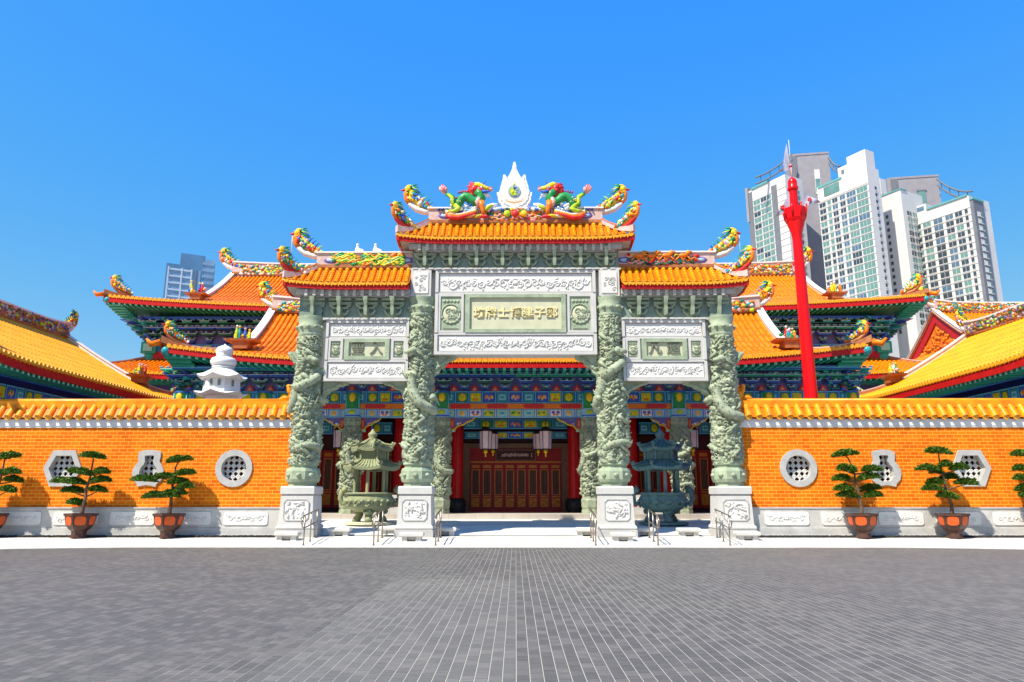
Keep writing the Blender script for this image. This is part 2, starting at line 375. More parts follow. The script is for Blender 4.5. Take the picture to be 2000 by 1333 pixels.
# ------------------------------------------------------------------ roof generator
COL_ORN = ['c_yellow', 'c_lime', 'c_green', 'c_red', 'c_orange', 'c_blue', 'c_teal', 'c_white', 'c_pink', 'c_yellow', 'c_orange']
def lerp(a, b, t): return a + (b - a) * t
class Roof:
    def __init__(s, tf, W0, Wg, D0, Dt, ze, zr, th=1., lift=.5, flat=.45, a=.65):
        s.tf, s.W0, s.Wg, s.D0, s.Dt, s.ze, s.zr, s.th, s.lift, s.flat, s.a = tf, W0, Wg, D0, Dt, ze, zr, th, lift, flat, a
    def z(s, t): return s.ze + (s.zr - s.ze) * (s.a * t + (1 - s.a) * t * t)
    def pt(s, side, u, t, dn=0., do=0.):
        fb = side in 'fb'
        if fb: dist = lerp(s.D0, s.Dt, t); H = s.W0
        else: dist = lerp(s.W0, s.Wg, t / s.th); H = s.D0
        k = max(0, (abs(u) - s.flat * H) / (H - s.flat * H))
        z = s.z(t) + s.lift * k * k * (1 - min(1, t / s.th)) + dn
        dist += do
        x, y = {'f': (u, -dist), 'b': (-u, dist), 'r': (dist, u), 'l': (-dist, -u)}[side]
        return (x, y, z)
    def tmax(s, side, u):
        if side in 'fb':
            return 1. if abs(u) <= s.Wg else s.th * max(0, s.W0 - abs(u)) / (s.W0 - s.Wg)
        return min(s.th, max(0, s.D0 - abs(u)) / (s.D0 - s.Dt))
    def slope(s, mb, side, sp, m, u0=None, u1=None, ribs=True, rr=None, ns=8, bar_ends=True, drip=True):
        H = s.W0 if side in 'fb' else s.D0
        u0 = -H if u0 is None else u0; u1 = H if u1 is None else u1
        n = max(2, round((u1 - u0) / sp)); us = [u0 + (u1 - u0) * i / n for i in range(n + 1)]
        rr = rr or sp * .35
        vs = []; fs = []
        for u in us:
            tm = s.tmax(side, u)
            for j in range(ns + 1): vs.append(s.tf(*s.pt(side, u, tm * j / ns)))
        for i in range(n):
            for j in range(ns):
                q = i * (ns + 1) + j
                fs.append((q, q + ns + 1, q + ns + 2, q + 1))
        mb.add(vs, fs, 'tile_pan' if ribs else m, True)
        if not ribs: return
        for i in range(n):
            u = (us[i] + us[i + 1]) / 2; tm = s.tmax(side, u)
            if tm < .015: continue
            k = max(1, round(ns * tm))
            for j in range(k):      # separate tiles, each lapping the one below it
                vs = []
                for jj, w in ((j, 1.06), (j + 1, .92)):
                    t = tm * jj / k
                    P = s.pt(side, u, t); Q = s.pt(side, u, t + .01)
                    dz = Q[2] - P[2]; dd = math.hypot(Q[0] - P[0], Q[1] - P[1]); L = math.hypot(dz, dd) or 1
                    nz, no = dd / L, dz / L
                    for q in range(6):
                        an = math.pi * q / 5; e = math.cos(an) * rr * w; h = math.sin(an) * rr * 1.1 * w
                        vs.append(s.tf(*s.pt(side, u + e, t, h * nz, h * no)))
                mb.add(vs, [(q, 6 + q, 7 + q, q + 1) for q in range(5)], m, True)
            if bar_ends:
                cap = [s.tf(*s.pt(side, u + rr * 1.08 * math.cos(math.pi * q / 4), 0, rr * .25 + rr * 1.08 * math.sin(math.pi * q / 4), .03)) for q in range(8)]
                back = [s.tf(*s.pt(side, u + rr * 1.08 * math.cos(math.pi * q / 4), 0, rr * .25 + rr * 1.08 * math.sin(math.pi * q / 4), -.03)) for q in range(8)]
                mb.add(cap + back, [tuple(range(8))] + [(q, 8 + q, 8 + (q + 1) % 8, (q + 1) % 8) for q in range(8)], 'tile_end')
                uu = us[i + 1]
                if drip and i < n - 1:
                    d = [s.tf(*s.pt(side, uu + e, 0, h, o)) for e, h, o in ((-sp * .3, .03, .02), (sp * .3, .03, .02), (0, -sp * .42, .02), (-sp * .3, .03, -.03), (sp * .3, .03, -.03), (0, -sp * .42, -.03))]
                    mb.add(d, [(0, 2, 1), (3, 4, 5), (0, 1, 4, 3), (1, 2, 5, 4), (2, 0, 3, 5)], 'tile_end')
    def eave(s, mb, side, u0, u1, h, m, drop=.06, thick=.09, inset=.02, st=.5):
        n = max(2, round((u1 - u0) / st)); vs = []; fs = []
        for i in range(n + 1):
            u = lerp(u0, u1, i / n)
            for dn, do in ((-drop, -inset), (-drop, -inset - thick), (-drop - h, -inset - thick), (-drop - h, -inset)):
                vs.append(s.tf(*s.pt(side, u, 0, dn, do)))
        for i in range(n):
            for j in range(4):
                q = i * 4 + j; w = i * 4 + (j + 1) % 4
                fs.append((q, w, w + 4, q + 4))
        L = len(vs); fs += [(0, 1, 2, 3), (L - 1, L - 2, L - 3, L - 4)]
        mb.add(vs, fs, m)
    def soffit(s, mb, side, u0, u1, dwall, zwall, m, drop=.22, st=.6):
        n = max(2, round((u1 - u0) / st)); vs = []; fs = []
        Hd = s.D0 if side in 'fb' else s.W0
        Ho = s.W0 if side in 'fb' else s.D0
        for i in range(n + 1):
            u = lerp(u0, u1, i / n)
            vs.append(s.tf(*s.pt(side, u, 0, -drop, -.12)))
            lim = Ho - (Hd - dwall)
            ui = max(-lim, min(lim, u))
            x, y = {'f': (ui, -dwall), 'b': (-ui, dwall), 'r': (dwall, ui), 'l': (-dwall, -ui)}[side]
            vs.append(s.tf(x, y, zwall))
        for i in range(n): fs.append((2 * i, 2 * i + 1, 2 * i + 3, 2 * i + 2))
        mb.add(vs, fs, m)
    def rafters(s, mb, side, u0, u1, sp, ln, w, m, mend, drop=.26, slope=.25):
        n = round((u1 - u0) / sp)
        for i in range(n + 1):
            u = lerp(u0, u1, i / n); vs = []
            for o, dz in ((-.1, 0), (-.1 - ln, -ln * slope)):
                for e, h in ((-w, 0), (w, 0), (w, 2 * w), (-w, 2 * w)):
                    vs.append(s.tf(*s.pt(side, u + e, 0, -drop - 2 * w + h + dz, o)))
            mb.add(vs, [(0, 1, 5, 4), (1, 2, 6, 5), (2, 3, 7, 6), (3, 0, 4, 7), (4, 5, 6, 7)], m)
            mb.add(vs[:4], [(0, 3, 2, 1)], mend)
    def hip_path(s, sx, sy, n=9, up=0., ext=0.):
        """from the upper end of the hip down to the eave corner"""
        out = []
        for j in range(n + 1):
            q = 1 - j / n; t = s.th * q
            x = lerp(s.W0, s.Wg, q); y = lerp(s.D0, s.Dt, t)
            z = s.z(t) + s.lift * (1 - q) ** 2 * 1.0 + up * (1 - q) ** 3
            out.append(s.tf(sx * x, sy * y, z))
        return out
    def rake_path(s, sx, sy, n=8):
        return [s.tf(sx * s.Wg, sy * lerp(s.D0, s.Dt, t), s.z(t)) for t in [lerp(1, s.th, j / n) for j in range(n + 1)]]

def blobs(mb, P, n, spread, r, cols=COL_ORN, rg=rnd):
    for i in range(n):
        c = [P[k] + rg.uniform(-spread[k], spread[k]) for k in range(3)]
        q = r * rg.uniform(.6, 1.3)
        mb.ell(c, (q * rg.uniform(.7, 1.4), q, q * rg.uniform(.7, 1.3)), rg.choice(cols), 6, 4)

def bird(mb, P, d, sz, rg=rnd, base='ridge_white', detail=1.):
    """upturned ridge end: a swept blade carrying a ceramic phoenix; P root of the blade, d outward unit (x, y)"""
    def w(o, h, l=0.): return (P[0] + d[0] * o * sz - d[1] * l * sz, P[1] + d[1] * o * sz + d[0] * l * sz, P[2] + h * sz)
    arc = [w(-.45, 0), w(-.1, .04), (w(.25, .16)), w(.52, .38), w(.68, .66)]
    mb.tube(arc, [.1 * sz, .13 * sz, .13 * sz, .10 * sz, .06 * sz], base, 6)
    mb.tube([w(.50, .36), w(.66, .60), w(.70, .85), w(.64, .98)], [.09 * sz, .12 * sz, .11 * sz, .09 * sz], 'c_orange', 6)
    # head, comb and beak
    mb.ell(w(.62, 1.05), (.15 * sz, .12 * sz, .15 * sz), 'c_yellow', 8, 6)
    mb.tube([w(.5, .98), w(.44, 1.12), w(.52, 1.22), w(.66, 1.2)], .045 * sz, 'c_yellow', 5)
    mb.tube([w(.7, 1.05), w(.84, 1.0), w(.93, 1.02)], [.06 * sz, .045 * sz, .01], 'c_red', 5)
    mb.ell(w(.66, 1.08, .09), (.025 * sz,) * 3, 'c_black', 5, 3); mb.ell(w(.66, 1.08, -.09), (.025 * sz,) * 3, 'c_black', 5, 3)
    # wing feathers sweeping back down the ridge
    mb.tube([w(.56, .9), w(.40, .68), w(.12, .44), (w(-.2, .26)), w(-.5, .1)], [.10 * sz, .17 * sz, .19 * sz, .14 * sz, .03 * sz], 'c_yellow', 7, flat=.6)
    n = int(44 * detail)
    for i in range(n):
        f = i / n
        o, h = lerp(.55, -.5, f), lerp(.95, .16, f ** .85)
        for l in (-.11, .11):
            c = w(o + rg.uniform(-.07, .07), h - rg.uniform(-.02, .34) * (1 - f * .7), l)
            q = sz * rg.uniform(.035, .085)
            mb.ell(c, (q, q * .8, q * 1.5), rg.choice(COL_ORN), 6, 4, Matrix.Rotation(rg.uniform(-1, 1), 3, 'Y'))
    for k in range(5):      # crest plumes and neck scales
        mb.tube([w(.56, 1.12), w(.40 - .03 * k, 1.22 - .07 * k), w(.22 - .05 * k, 1.26 - .12 * k)], [.05 * sz, .05 * sz, .008], ('c_green', 'c_teal', 'c_lime', 'c_blue', 'c_green')[k], 5)
    for k in range(16):
        f = rg.random(); mb.ell(w(lerp(.58, .64, f), lerp(.5, .98, f), rg.choice((-.1, .1)) * rg.uniform(.8, 1.1)), (.05 * sz, .03 * sz, .04 * sz), rg.choice(['c_yellow', 'c_red', 'c_lime', 'c_white']), 5, 3)
    for i in range(6):
        f = i / 6; o, h = lerp(.42, -.4, f), lerp(.95, .3, f)
        mb.tube([w(o, h - .12), w(o - .08, h + .03), w(o - .2, h + .1)], [.05 * sz, .035 * sz, .008], rg.choice(['c_teal', 'c_green', 'c_blue', 'c_lime']), 4)

def figurines(mb, P, sz, rg=rnd):
    for i in range(7):
        x = P[0] + rg.uniform(-.5, .5) * sz; y = P[1] + rg.uniform(-.2, .2) * sz; h = rg.uniform(.45, 1.) * sz
        mb.stack(x, y, [(P[2], .1 * sz, .1 * sz), (P[2] + h * .5, .13 * sz, .12 * sz), (P[2] + h * .8, .06 * sz, .06 * sz)], rg.choice(COL_ORN), 6)
        mb.ell((x, y, P[2] + h * .9), (.085 * sz,) * 3, rg.choice(['c_pink', 'c_white', 'c_yellow']), 6, 4)
    blobs(mb, (P[0], P[1], P[2] + .2 * sz), 12, (.55 * sz, .2 * sz, .2 * sz), .1 * sz, rg=rg)

def spiral(cx, cz, r, turns, s=1, a0=0., n=14, y=0.):
    return [(cx + s * r * (1 - .85 * i / n) * math.cos(a0 + turns * 2 * math.pi * i / n), y, cz + r * (1 - .85 * i / n) * math.sin(a0 + turns * 2 * math.pi * i / n)) for i in range(n + 1)]
def scrolls(mb, x0, x1, z0, z1, y, m, seed=1, dens=1., rad=.022, centre=True):
    """low carved relief: mirrored scrolls, leaves and a central blossom"""
    rg = random.Random(seed); h = z1 - z0; cx = (x0 + x1) / 2; half = (x1 - x0) / 2
    n = max(2, int(half / (h * .62) * dens))
    for i in range(n):
        ox = half * (i + .6) / n; r = h * rg.uniform(.22, .33); oz = (z0 + z1) / 2 + rg.uniform(-.14, .14) * h
        a0 = rg.uniform(0, 6.28); tn = rg.choice((-1, 1)) * rg.uniform(1.2, 1.8); kk = rg.uniform(.3, .8)
        lf = [(rg.uniform(-.5, .5) * half / n, rg.uniform(-.36, .36) * h, rg.uniform(.5, 1.1), rg.uniform(0, 3.1)) for _ in range(5)]
        for s in (-1, 1):
            mb.tube(spiral(cx + s * ox, oz, r, tn, s, a0, 14, y), [rad * (1.3 - .7 * k / 14) for k in range(15)], m, 5)
            z = oz + kk * .2 * h
            mb.tube([(cx + s * (ox - r), y, oz), (cx + s * (ox - r * 1.6), y, z), (cx + s * (ox - half / n), y, (z0 + z1) / 2)], rad, m, 5)
            for lx, lz, q, an in lf:
                c = Matrix.Rotation(s * an, 3, 'Y')
                mb.ell((cx + s * (ox + lx), y, oz + max(z0 - oz + .04, min(z1 - oz - .04, lz))), (rad * 2.6 * q, rad * 1.1, rad * 1.2 * q), m, 6, 4, c)
    if centre:
        mb.ell((cx, y, (z0 + z1) / 2), (h * .2, rad * 1.6, h * .16), m, 10, 5)
        for i in range(9):
            a = math.pi * i / 8
            mb.ell((cx + math.cos(a) * h * .33, y, (z0 + z1) / 2 - h * .06 + math.sin(a) * h * .3), (h * .09, rad * 1.4, h * .09), m, 6, 4)
def text_mesh(name, body, size, loc, parent, m, depth=.02, xs=1.):
    cu = bpy.data.curves.new(name, 'FONT'); cu.body = body; cu.size = size; cu.align_x = 'CENTER'; cu.align_y = 'CENTER'; cu.extrude = depth; cu.space_character = 1.08
    cu.offset = size * .012
    o = bpy.data.objects.new(name + '_curve', cu); col.objects.link(o)
    dg = bpy.context.evaluated_depsgraph_get()
    me = bpy.data.meshes.new_from_object(o.evaluated_get(dg)); me.name = name
    bpy.data.objects.remove(o); bpy.data.curves.remove(cu)
    me.transform(Matrix.Rotation(R(90), 4, 'X')); me.transform(Matrix.Diagonal((xs, 1, 1, 1)))
    me.materials.clear(); me.materials.append(MATS[m])
    ob = bpy.data.objects.new(name, me); col.objects.link(ob); ob.parent = parent
    L = root_of(parent).location
    ob.location = (loc[0] - L[0], loc[1] - L[1], loc[2] - L[2])
    return ob

# ------------------------------------------------------------------ memorial gateway
GY = 26.7
gate = thing('memorial_gateway', 'pale green carved stone gateway with three golden tiled roofs and four dragon columns', 'gateway', (0, GY, .2))

def carved_shaft(mb, cx, cy, z0, z1, r0, r1, seed, hand=1, heads=((.55, 1.2),), body=.125, m='stone_carved'):
    rg = random.Random(seed); off = Vector((seed * 7.3, seed * 3.1, 0))
    nu = 84; nv = int((z1 - z0) / .030); vs = []; fs = []
    for j in range(nv + 1):
        q = j / nv; z = lerp(z0, z1, q); rr = lerp(r0, r1, q)
        edge = min(1, q * nv / 3, (1 - q) * nv / 3)
        for i in range(nu):
            a = 2 * math.pi * i / nu
            P = Vector((math.cos(a) * rr * 1.1, math.sin(a) * rr * 1.1, z)) + off
            w = noise.noise_vector(P * 1.6) * .3
            d = .26 * (min(.42, abs(noise.noise((P + w) * 2.9)) * 1.9) - .26) + .20 * (min(.4, abs(noise.noise((P + w * 1.6) * 6.))* 2.2) - .24) + .07 * noise.noise(P * 17)
            r = rr + d * edge
            vs.append((cx + math.cos(a) * r, cy + math.sin(a) * r, z))
    for j in range(nv):
        for i in range(nu):
            b = j * nu; fs.append((b + i, b + (i + 1) % nu, b + nu + (i + 1) % nu, b + nu + i))
    mb.add(vs, fs, m, True)
    def w(a, z, o): 
        rr = lerp(r0, r1, (z - z0) / (z1 - z0)) + o
        return (cx + math.cos(a) * rr, cy + math.sin(a) * rr, z)
    # dragon body coiling up the shaft
    n = 150; a0 = rg.uniform(-2.6, -1.8); H = z1 - z0
    path = []; rad = []
    for i in range(n + 1):
        q = i / n
        a = a0 + hand * (q * 2 * math.pi * 1.75 + .75 * math.sin(q * 17)); z = z0 + H * (.06 + .86 * q) + .24 * math.sin(q * 24 + 1)
        path.append(w(a, z, .015 + .035 * math.sin(q * 19))); rad.append(body * (.35 + 1.1 * math.sin(math.pi * min(1, q * .93 + .07)) ** .6) * (1.08 if i % 2 else .86))
    mb.tube(path, rad, m, 8)
    for i in range(2, n, 3):   # dorsal spines
        P = Vector(path[i]); o = Vector((P.x - cx, P.y - cy, 0)).normalized()
        mb.tube([P + o * rad[i] * .7, P + o * (rad[i] + .045) + Vector((0, 0, .05))], [.04, .01], m, 4)
    for q, a in heads:      # projecting head with horns, jaw and whiskers
        z = z0 + H * q; A = -math.pi / 2 + a * hand
        P = Vector(w(A, z, .06)); o = Vector((math.cos(A), math.sin(A), 0)); t = Vector((-o.y, o.x, 0)) * hand
        mb.ell(P, (.17, .17, .15), m, 9, 6)
        mb.tube([P, P + o * .12 + t * .16 - Vector((0, 0, .05)), P + o * .14 + t * .3 - Vector((0, 0, .06))], [.13, .1, .065], m, 7)
        mb.tube([P - Vector((0, 0, .1)), P + o * .1 + t * .2 - Vector((0, 0, .2))], [.08, .04], m, 6)
        for k in (-1, 1):
            mb.tube([P + Vector((0, 0, .1)), P - t * .2 + Vector((0, 0, .22)) + o * .06 * k, P - t * .3 + Vector((0, 0, .32)) + o * .08 * k], [.04, .03, .01], m, 5)
        for k in range(6):
            mb.tube([P - t * .1, P - t * (.22 + .05 * k) + Vector((0, 0, .1 - .07 * k)) + o * .05], [.06, .015], m, 5)
    for k in range(5):     # clawed legs
        q = (k + .6) / 5.4; z = z0 + H * q; a = rg.uniform(-2.9, -.2)
        k1, k2 = w(a, z, .06), w(a + .45 * hand, z - .2, .14)
        mb.tube([w(a - .3, z + .1, .02), k1, k2], [.09, .08, .05], m, 6)
        for e in range(4): mb.tube([k2, w(a + .45 * hand + (e - 1.5) * .16, z - .32, .1)], [.035, .012], m, 4)
    for k in range(64):    # cloud curls
        a = rg.uniform(-3.1, .1); z = rg.uniform(z0 + .1, z1 - .1); r = rg.uniform(.06, .12); tn = rg.choice((-1, 1))
        pts = []
        for i in range(9):
            e = tn * i / 8 * 6.5; qq = r * (1 - .8 * i / 8)
            pts.append(w(a + math.cos(e) * qq / r0, max(z0, min(z1, z + math.sin(e) * qq)), .035))
        mb.tube(pts, .03, m, 5)

def chamfer_rect(cx, cz, hx, hz, c):
    return [(cx - hx + c, cz - hz), (cx + hx - c, cz - hz), (cx + hx, cz - hz + c), (cx + hx, cz + hz - c), (cx + hx - c, cz + hz), (cx - hx + c, cz + hz), (cx - hx, cz + hz - c), (cx - hx, cz - hz + c)]
def make_pedestal(cx, cy, par, seed):
    mb = MB()
    mb.stack(cx, cy, [(.16, .68, .68), (.44, .68, .68)], 'stone_grey')
    mb.stack(cx, cy, [(.44, .65, .65), (.50, .65, .65)], 'stone_base')
    mb.stack(cx, cy, [(.50, .67, .67), (.57, .66, .66), (.62, .605, .605), (1.62, .565, .565)], 'stone_white')
    mb.stack(cx, cy, [(1.62, .55, .55), (1.68, .55, .55)], 'stone_grey')
    mb.stack(cx, cy, [(1.68, .60, .60), (1.90, .60, .60), (1.95, .57, .57)], 'stone_white')
    o = mb.build('pedestal', par)
    pm = MB()
    yf = cy - .588
    pm.ring(chamfer_rect(cx, 1.13, .45, .375, .1), chamfer_rect(cx, 1.13, .42, .345, .09), yf - .035, yf + .06, 'stone_grey')
    pm.prism(chamfer_rect(cx, 1.13, .42, .345, .09), yf - .012, yf + .06, 'stone_panel')
    rg = random.Random(seed)
    for i in range(9):
        pts = []; x, z = cx + rg.uniform(-.3, .3), 1.13 + rg.uniform(-.2, .2); a = rg.uniform(0, 6.28)
        for k in range(7):
            pts.append((max(cx - .36, min(cx + .36, x)), yf - .015, max(.86, min(1.4, z)))); a += rg.uniform(-.7, .9); x += .075 * math.cos(a); z += .06 * math.sin(a)
        pm.tube(pts, [.02, .035, .04, .04, .035, .03, .012], 'stone_white', 6)
    for i in range(16): pm.ell((cx + rg.uniform(-.34, .34), yf - .012, 1.13 + rg.uniform(-.27, .27)), (.05, .025, .035), 'stone_panel', 6, 4)
    pm.build('relief_panel', par)
    return o
for i, (sx, ztop, hand, hd) in enumerate([(-7.72, 7.5, 1, ((.50, 1.3), (.8, .3))), (-3.56, 8.25, -1, ((.44, -1.15), (.75, .4))), (3.56, 8.25, 1, ((.44, -1.15), (.75, .4))), (7.72, 7.5, -1, ((.50, 1.3), (.8, .3)))]):
    inner = abs(sx) < 5
    mb = MB(); cy = 26.62
    carved_shaft(mb, sx, cy, 2.72, ztop, .50, .44, 11 + i, hand, hd, body=.135)
    shaft = mb.build('column', gate)
    make_pedestal(sx, cy, shaft, 40 + i)
    b = MB()
    b.stack(sx, cy, [(1.93, .5, .5), (2.08, .5, .5), (2.1, .57, .57), (2.2, .61, .61), (2.48, .61, .61), (2.58, .57, .57), (2.6, .49, .49), (2.68, .49, .49), (2.72, .55, .55), (2.82, .53, .53)], 'stone_green', 8, math.pi / 8)
    for k in range(8):
        an = math.pi / 4 * k
        c0 = (sx + math.cos(an) * .565, cy + math.sin(an) * .565)
        b.ell((c0[0], c0[1], 2.34), (.1, .1, .08), 'stone_carved', 6, 4)
    b.build('column_base', shaft)
    k = MB()
    k.stack(sx, cy, [(ztop - .02, .47, .47), (ztop + .06, .50, .50), (ztop + .12, .45, .45), (ztop + .2, .52, .52), (ztop + .36, .54, .54), (ztop + .44, .47, .47), (ztop + .6, .53, .53), (ztop + .72, .53, .53)], 'stone_green', 16, 0, True)
    for q in range(12):
        an = 2 * math.pi * q / 12
        k.ell((sx + math.cos(an) * .52, cy + math.sin(an) * .52, ztop + .29), (.09, .09, .07), 'stone_carved', 6, 4)
    k.build('capital', shaft)
    if inner:
        t = MB(); x0, x1 = sx - .40, sx + .37
        t.box(x0, x1, 26.22, 27.0, 8.97, 10.02, 'stone_white')
        t.box(x0 + .1, x1 - .1, 26.19, 26.25, 9.08, 9.92, 'stone_panel')
        rg = random.Random(i)
        for q in range(12):
            r = rg.uniform(.05, .09); cx = rg.uniform(x0 + .2, x1 - .2); cz = rg.uniform(9.2, 9.82)
            t.tube([(a, b_, c_) for a, b_, c_ in spiral(cx, cz, r, 1.3, 1, rg.uniform(0, 6), 9, 26.185)], .016, 'stone_panel', 5)
        t.build('pillar_block', shaft)
    else:
        t = MB()
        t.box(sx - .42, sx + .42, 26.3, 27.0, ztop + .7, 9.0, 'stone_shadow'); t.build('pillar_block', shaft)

def tablet_emblem(mb, cx, cz, s, y):
    mb.ell((cx, y, cz - .02 * s), (.28 * s, .03, .30 * s), 'stone_plaque', 14, 6)
    mb.tube([(cx + .33 * s * math.cos(2 * math.pi * i / 18), y, cz + .34 * s * math.sin(2 * math.pi * i / 18)) for i in range(19)], .03 * s, 'stone_green', 5)
    for q, (ox, oz, r_, tn) in enumerate(((-.1, .08, .12, 1.3), (.1, .1, .11, -1.4), (-.06, -.12, .11, -1.2), (.1, -.1, .1, 1.5))):
        mb.tube([(a, b_ - .025, c_) for a, b_, c_ in spiral(cx + ox * s, cz + oz * s, r_ * s, tn, 1, q, 9, y)], .03 * s, 'stone_green', 5)
    for i in range(7): mb.ell((cx + .33 * s * math.cos(3.6 + i * .37), y - .01, cz + .34 * s * math.sin(3.6 + i * .37)), (.07 * s, .03, .05 * s), 'stone_green', 6, 4)
    for i in range(5): mb.ell((cx + (i - 2) * .12 * s, y, cz + .45 * s), (.06 * s, .025, .06 * s), 'stone_green', 6, 4)
    mb.box(cx - .26 * s, cx + .26 * s, y - .03, y + .03, cz - .62 * s, cz - .54 * s, 'letter_dark')
def lintel(x0, x1, zs, text, tsize, tm, lab, seed):
    """zs: bottom, lower frieze top, plaque top, top"""
    z0, zb, zp, z1 = zs; big = x1 - x0 > 4; yf = 26.36
    mb = MB()
    mb.box(x0, x1, yf, 27.0, z0, z1, 'stone_white')
    fw = .12 if big else .10
    # raised frame bars butted round the fields
    mb.box(x0, x1, yf - .10, yf - .002, z0, z0 + fw, 'stone_white'); mb.box(x0, x1, yf - .07, yf - .002, zb - .04, zb + .05, 'stone_white')
    mb.box(x0, x1, yf - .07, yf - .002, zp - .04, zp + .04, 'stone_white'); mb.box(x0, x1, yf - .10, yf - .002, z1 - .1, z1, 'stone_white')
    for x in (x0, x1 - fw):
        for a, b in ((z0 + fw, zb - .04), (zb + .05, zp - .04), (zp + .04, z1 - .1)): mb.box(x, x + fw, yf - .10, yf - .002, a, b, 'stone_white')
    L = mb.build('lintel_panel', gate)
    for a, b, sd in ((z0 + fw, zb - .04, seed), (zp + .04, z1 - .1, seed + 1)):
        f = MB(); f.box(x0 + fw + .03, x1 - fw - .03, yf - .035, yf - .003, a + .03, b - .03, 'stone_panel')
        scrolls(f, x0 + fw + .12, x1 - fw - .12, a + .06, b - .06, yf - .035, 'stone_panel', sd, 1.5 if big else 1.3, .028 if big else .022)
        f.build('carved_frieze', L)
    za, zc = zb + .05, zp - .04; w = x1 - x0 - 2 * fw
    tb = w * (.165 if big else .19)
    for s in (-1, 1):
        t = MB(); cx = (x0 + x1) / 2 + s * (w / 2 - tb / 2); h = tb / 2
        t.ring([(cx - h, za), (cx + h, za), (cx + h, zc), (cx - h, zc)], [(cx - h + .09, za + .08), (cx + h - .09, za + .08), (cx + h - .09, zc - .08), (cx - h + .09, zc - .08)], yf - .075, yf - .004, 'stone_white')
        t.box(cx - h + .085, cx + h - .085, yf - .03, yf - .004, za + .075, zc - .075, 'stone_green')
        tablet_emblem(t, cx, (za + zc) / 2, (zc - za) * (.72 if big else .62), yf - .04)
        t.build('emblem_tablet', L)
    q = MB(); h = w / 2 - tb - .06; cx = (x0 + x1) / 2
    q.ring([(cx - h, za), (cx + h, za), (cx + h, zc), (cx - h, zc)], [(cx - h + .17, za + .13), (cx + h - .17, za + .13), (cx + h - .17, zc - .13), (cx - h + .17, zc - .13)], yf - .10, yf - .004, 'stone_green')
    q.box(cx - h + .165, cx + h - .165, yf - .02, yf - .004, za + .125, zc - .125, 'stone_plaque')
    pq = q.build('plaque', L)
    o = text_mesh('lettering', text, tsize, (cx, yf - .04, (za + zc) / 2 + .01), L, tm, .022)
    return L
lintel(-3.03, 3.03, (6.74, 7.53, 9.10, 10.0), '坊牌士博建子鄭', .44, 'letter_gold', '', 3)
lintel(-7.08, -3.98, (5.75, 6.50, 7.38, 8.05), '聖 入', .50, 'letter_dark', '', 5)
lintel(3.98, 7.08, (5.75, 6.50, 7.38, 8.05), '凡 超', .50, 'letter_dark', '', 9)
# bracket friezes, cornice strips and side braces
fr = MB()
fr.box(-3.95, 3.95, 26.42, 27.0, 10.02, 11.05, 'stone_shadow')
fr.box(-4.0, 4.0, 26.24, 26.418, 10.02, 10.09, 'stone_base')
for i in range(26): fr.box(-3.9 + i * .3, -3.72 + i * .3, 26.2, 26.238, 10.03, 10.085, 'stone_white')
for s in (-1, 1):
    x0, x1 = sorted((s * 7.28, s * 3.97))
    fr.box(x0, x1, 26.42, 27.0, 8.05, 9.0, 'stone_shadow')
    x0, x1 = sorted((s * 7.22, s * 3.97))
    fr.box(x0, x1, 26.24, 26.418, 8.06, 8.14, 'stone_base')
    for i in range(11): fr.box(x0 + .05 + i * .29, x0 + .23 + i * .29, 26.2, 26.238, 8.07, 8.135, 'stone_white')
    x0, x1 = sorted((s * 8.15, s * 3.97))
    fr.box(x0, x1, 26.3, 27.05, 9.002, 9.12, 'stone_grey')
for s in (-1, 1):
    for a_, b_, z0_, z1_ in ((3.032, 3.25, 6.74, 10.0), (7.082, 7.35, 5.75, 8.04), (3.7, 3.978, 5.75, 8.04)):
        x0, x1 = sorted((s * a_, s * b_)); fr.box(x0, x1, 26.5, 26.95, z0_, z1_, 'stone_white')
fr.build('bracket_frieze', gate)
bm = MB()   # one stone bracket set, origin at its foot
for w, y0, z0, z1 in ((.13, -.02, 0, .12), (.22, -.07, .12, .2), (.10, -.10, .2, .34), (.30, -.10, .34, .42), (.38, -.14, .5, .6), (.42, -.16, .66, .76)):
    bm.box(-w, w, y0, .1, z0, z1, 'stone_green')
for s in (-1, 1):
    bm.tube([(s * .12, -.05, .08), (s * .25, -.06, .18), (s * .33, -.07, .32)], .05, 'stone_green', 6)
    bm.tube([(s * .22, -.07, .40), (s * .36, -.08, .48), (s * .41, -.09, .62)], .05, 'stone_green', 6)
    bm.box(s * .30 - .06, s * .30 + .06, -.1, .1, .42, .5, 'stone_green')
bm.stack(0, -.2, [(.08, .05, .08), (.3, .07, .12), (.42, .05, .14), (.6, .07, .2), (.76, .09, .24)], 'stone_green')
b0 = bm.build('bracket', gate, False)
bp = [(x, 10.1) for x in (-3.45, -2.47, -1.48, -.49, .49, 1.48, 2.47, 3.45)] + [(s * x, 8.16) for s in (-1, 1) for x in (7.62, 6.62, 5.62, 4.62)]
for i, (x, z) in enumerate(bp):
    o = b0 if i == 0 else b0.copy()
    if i: col.objects.link(o)
    o.location = (x, 26.42 - GY, z - .2)
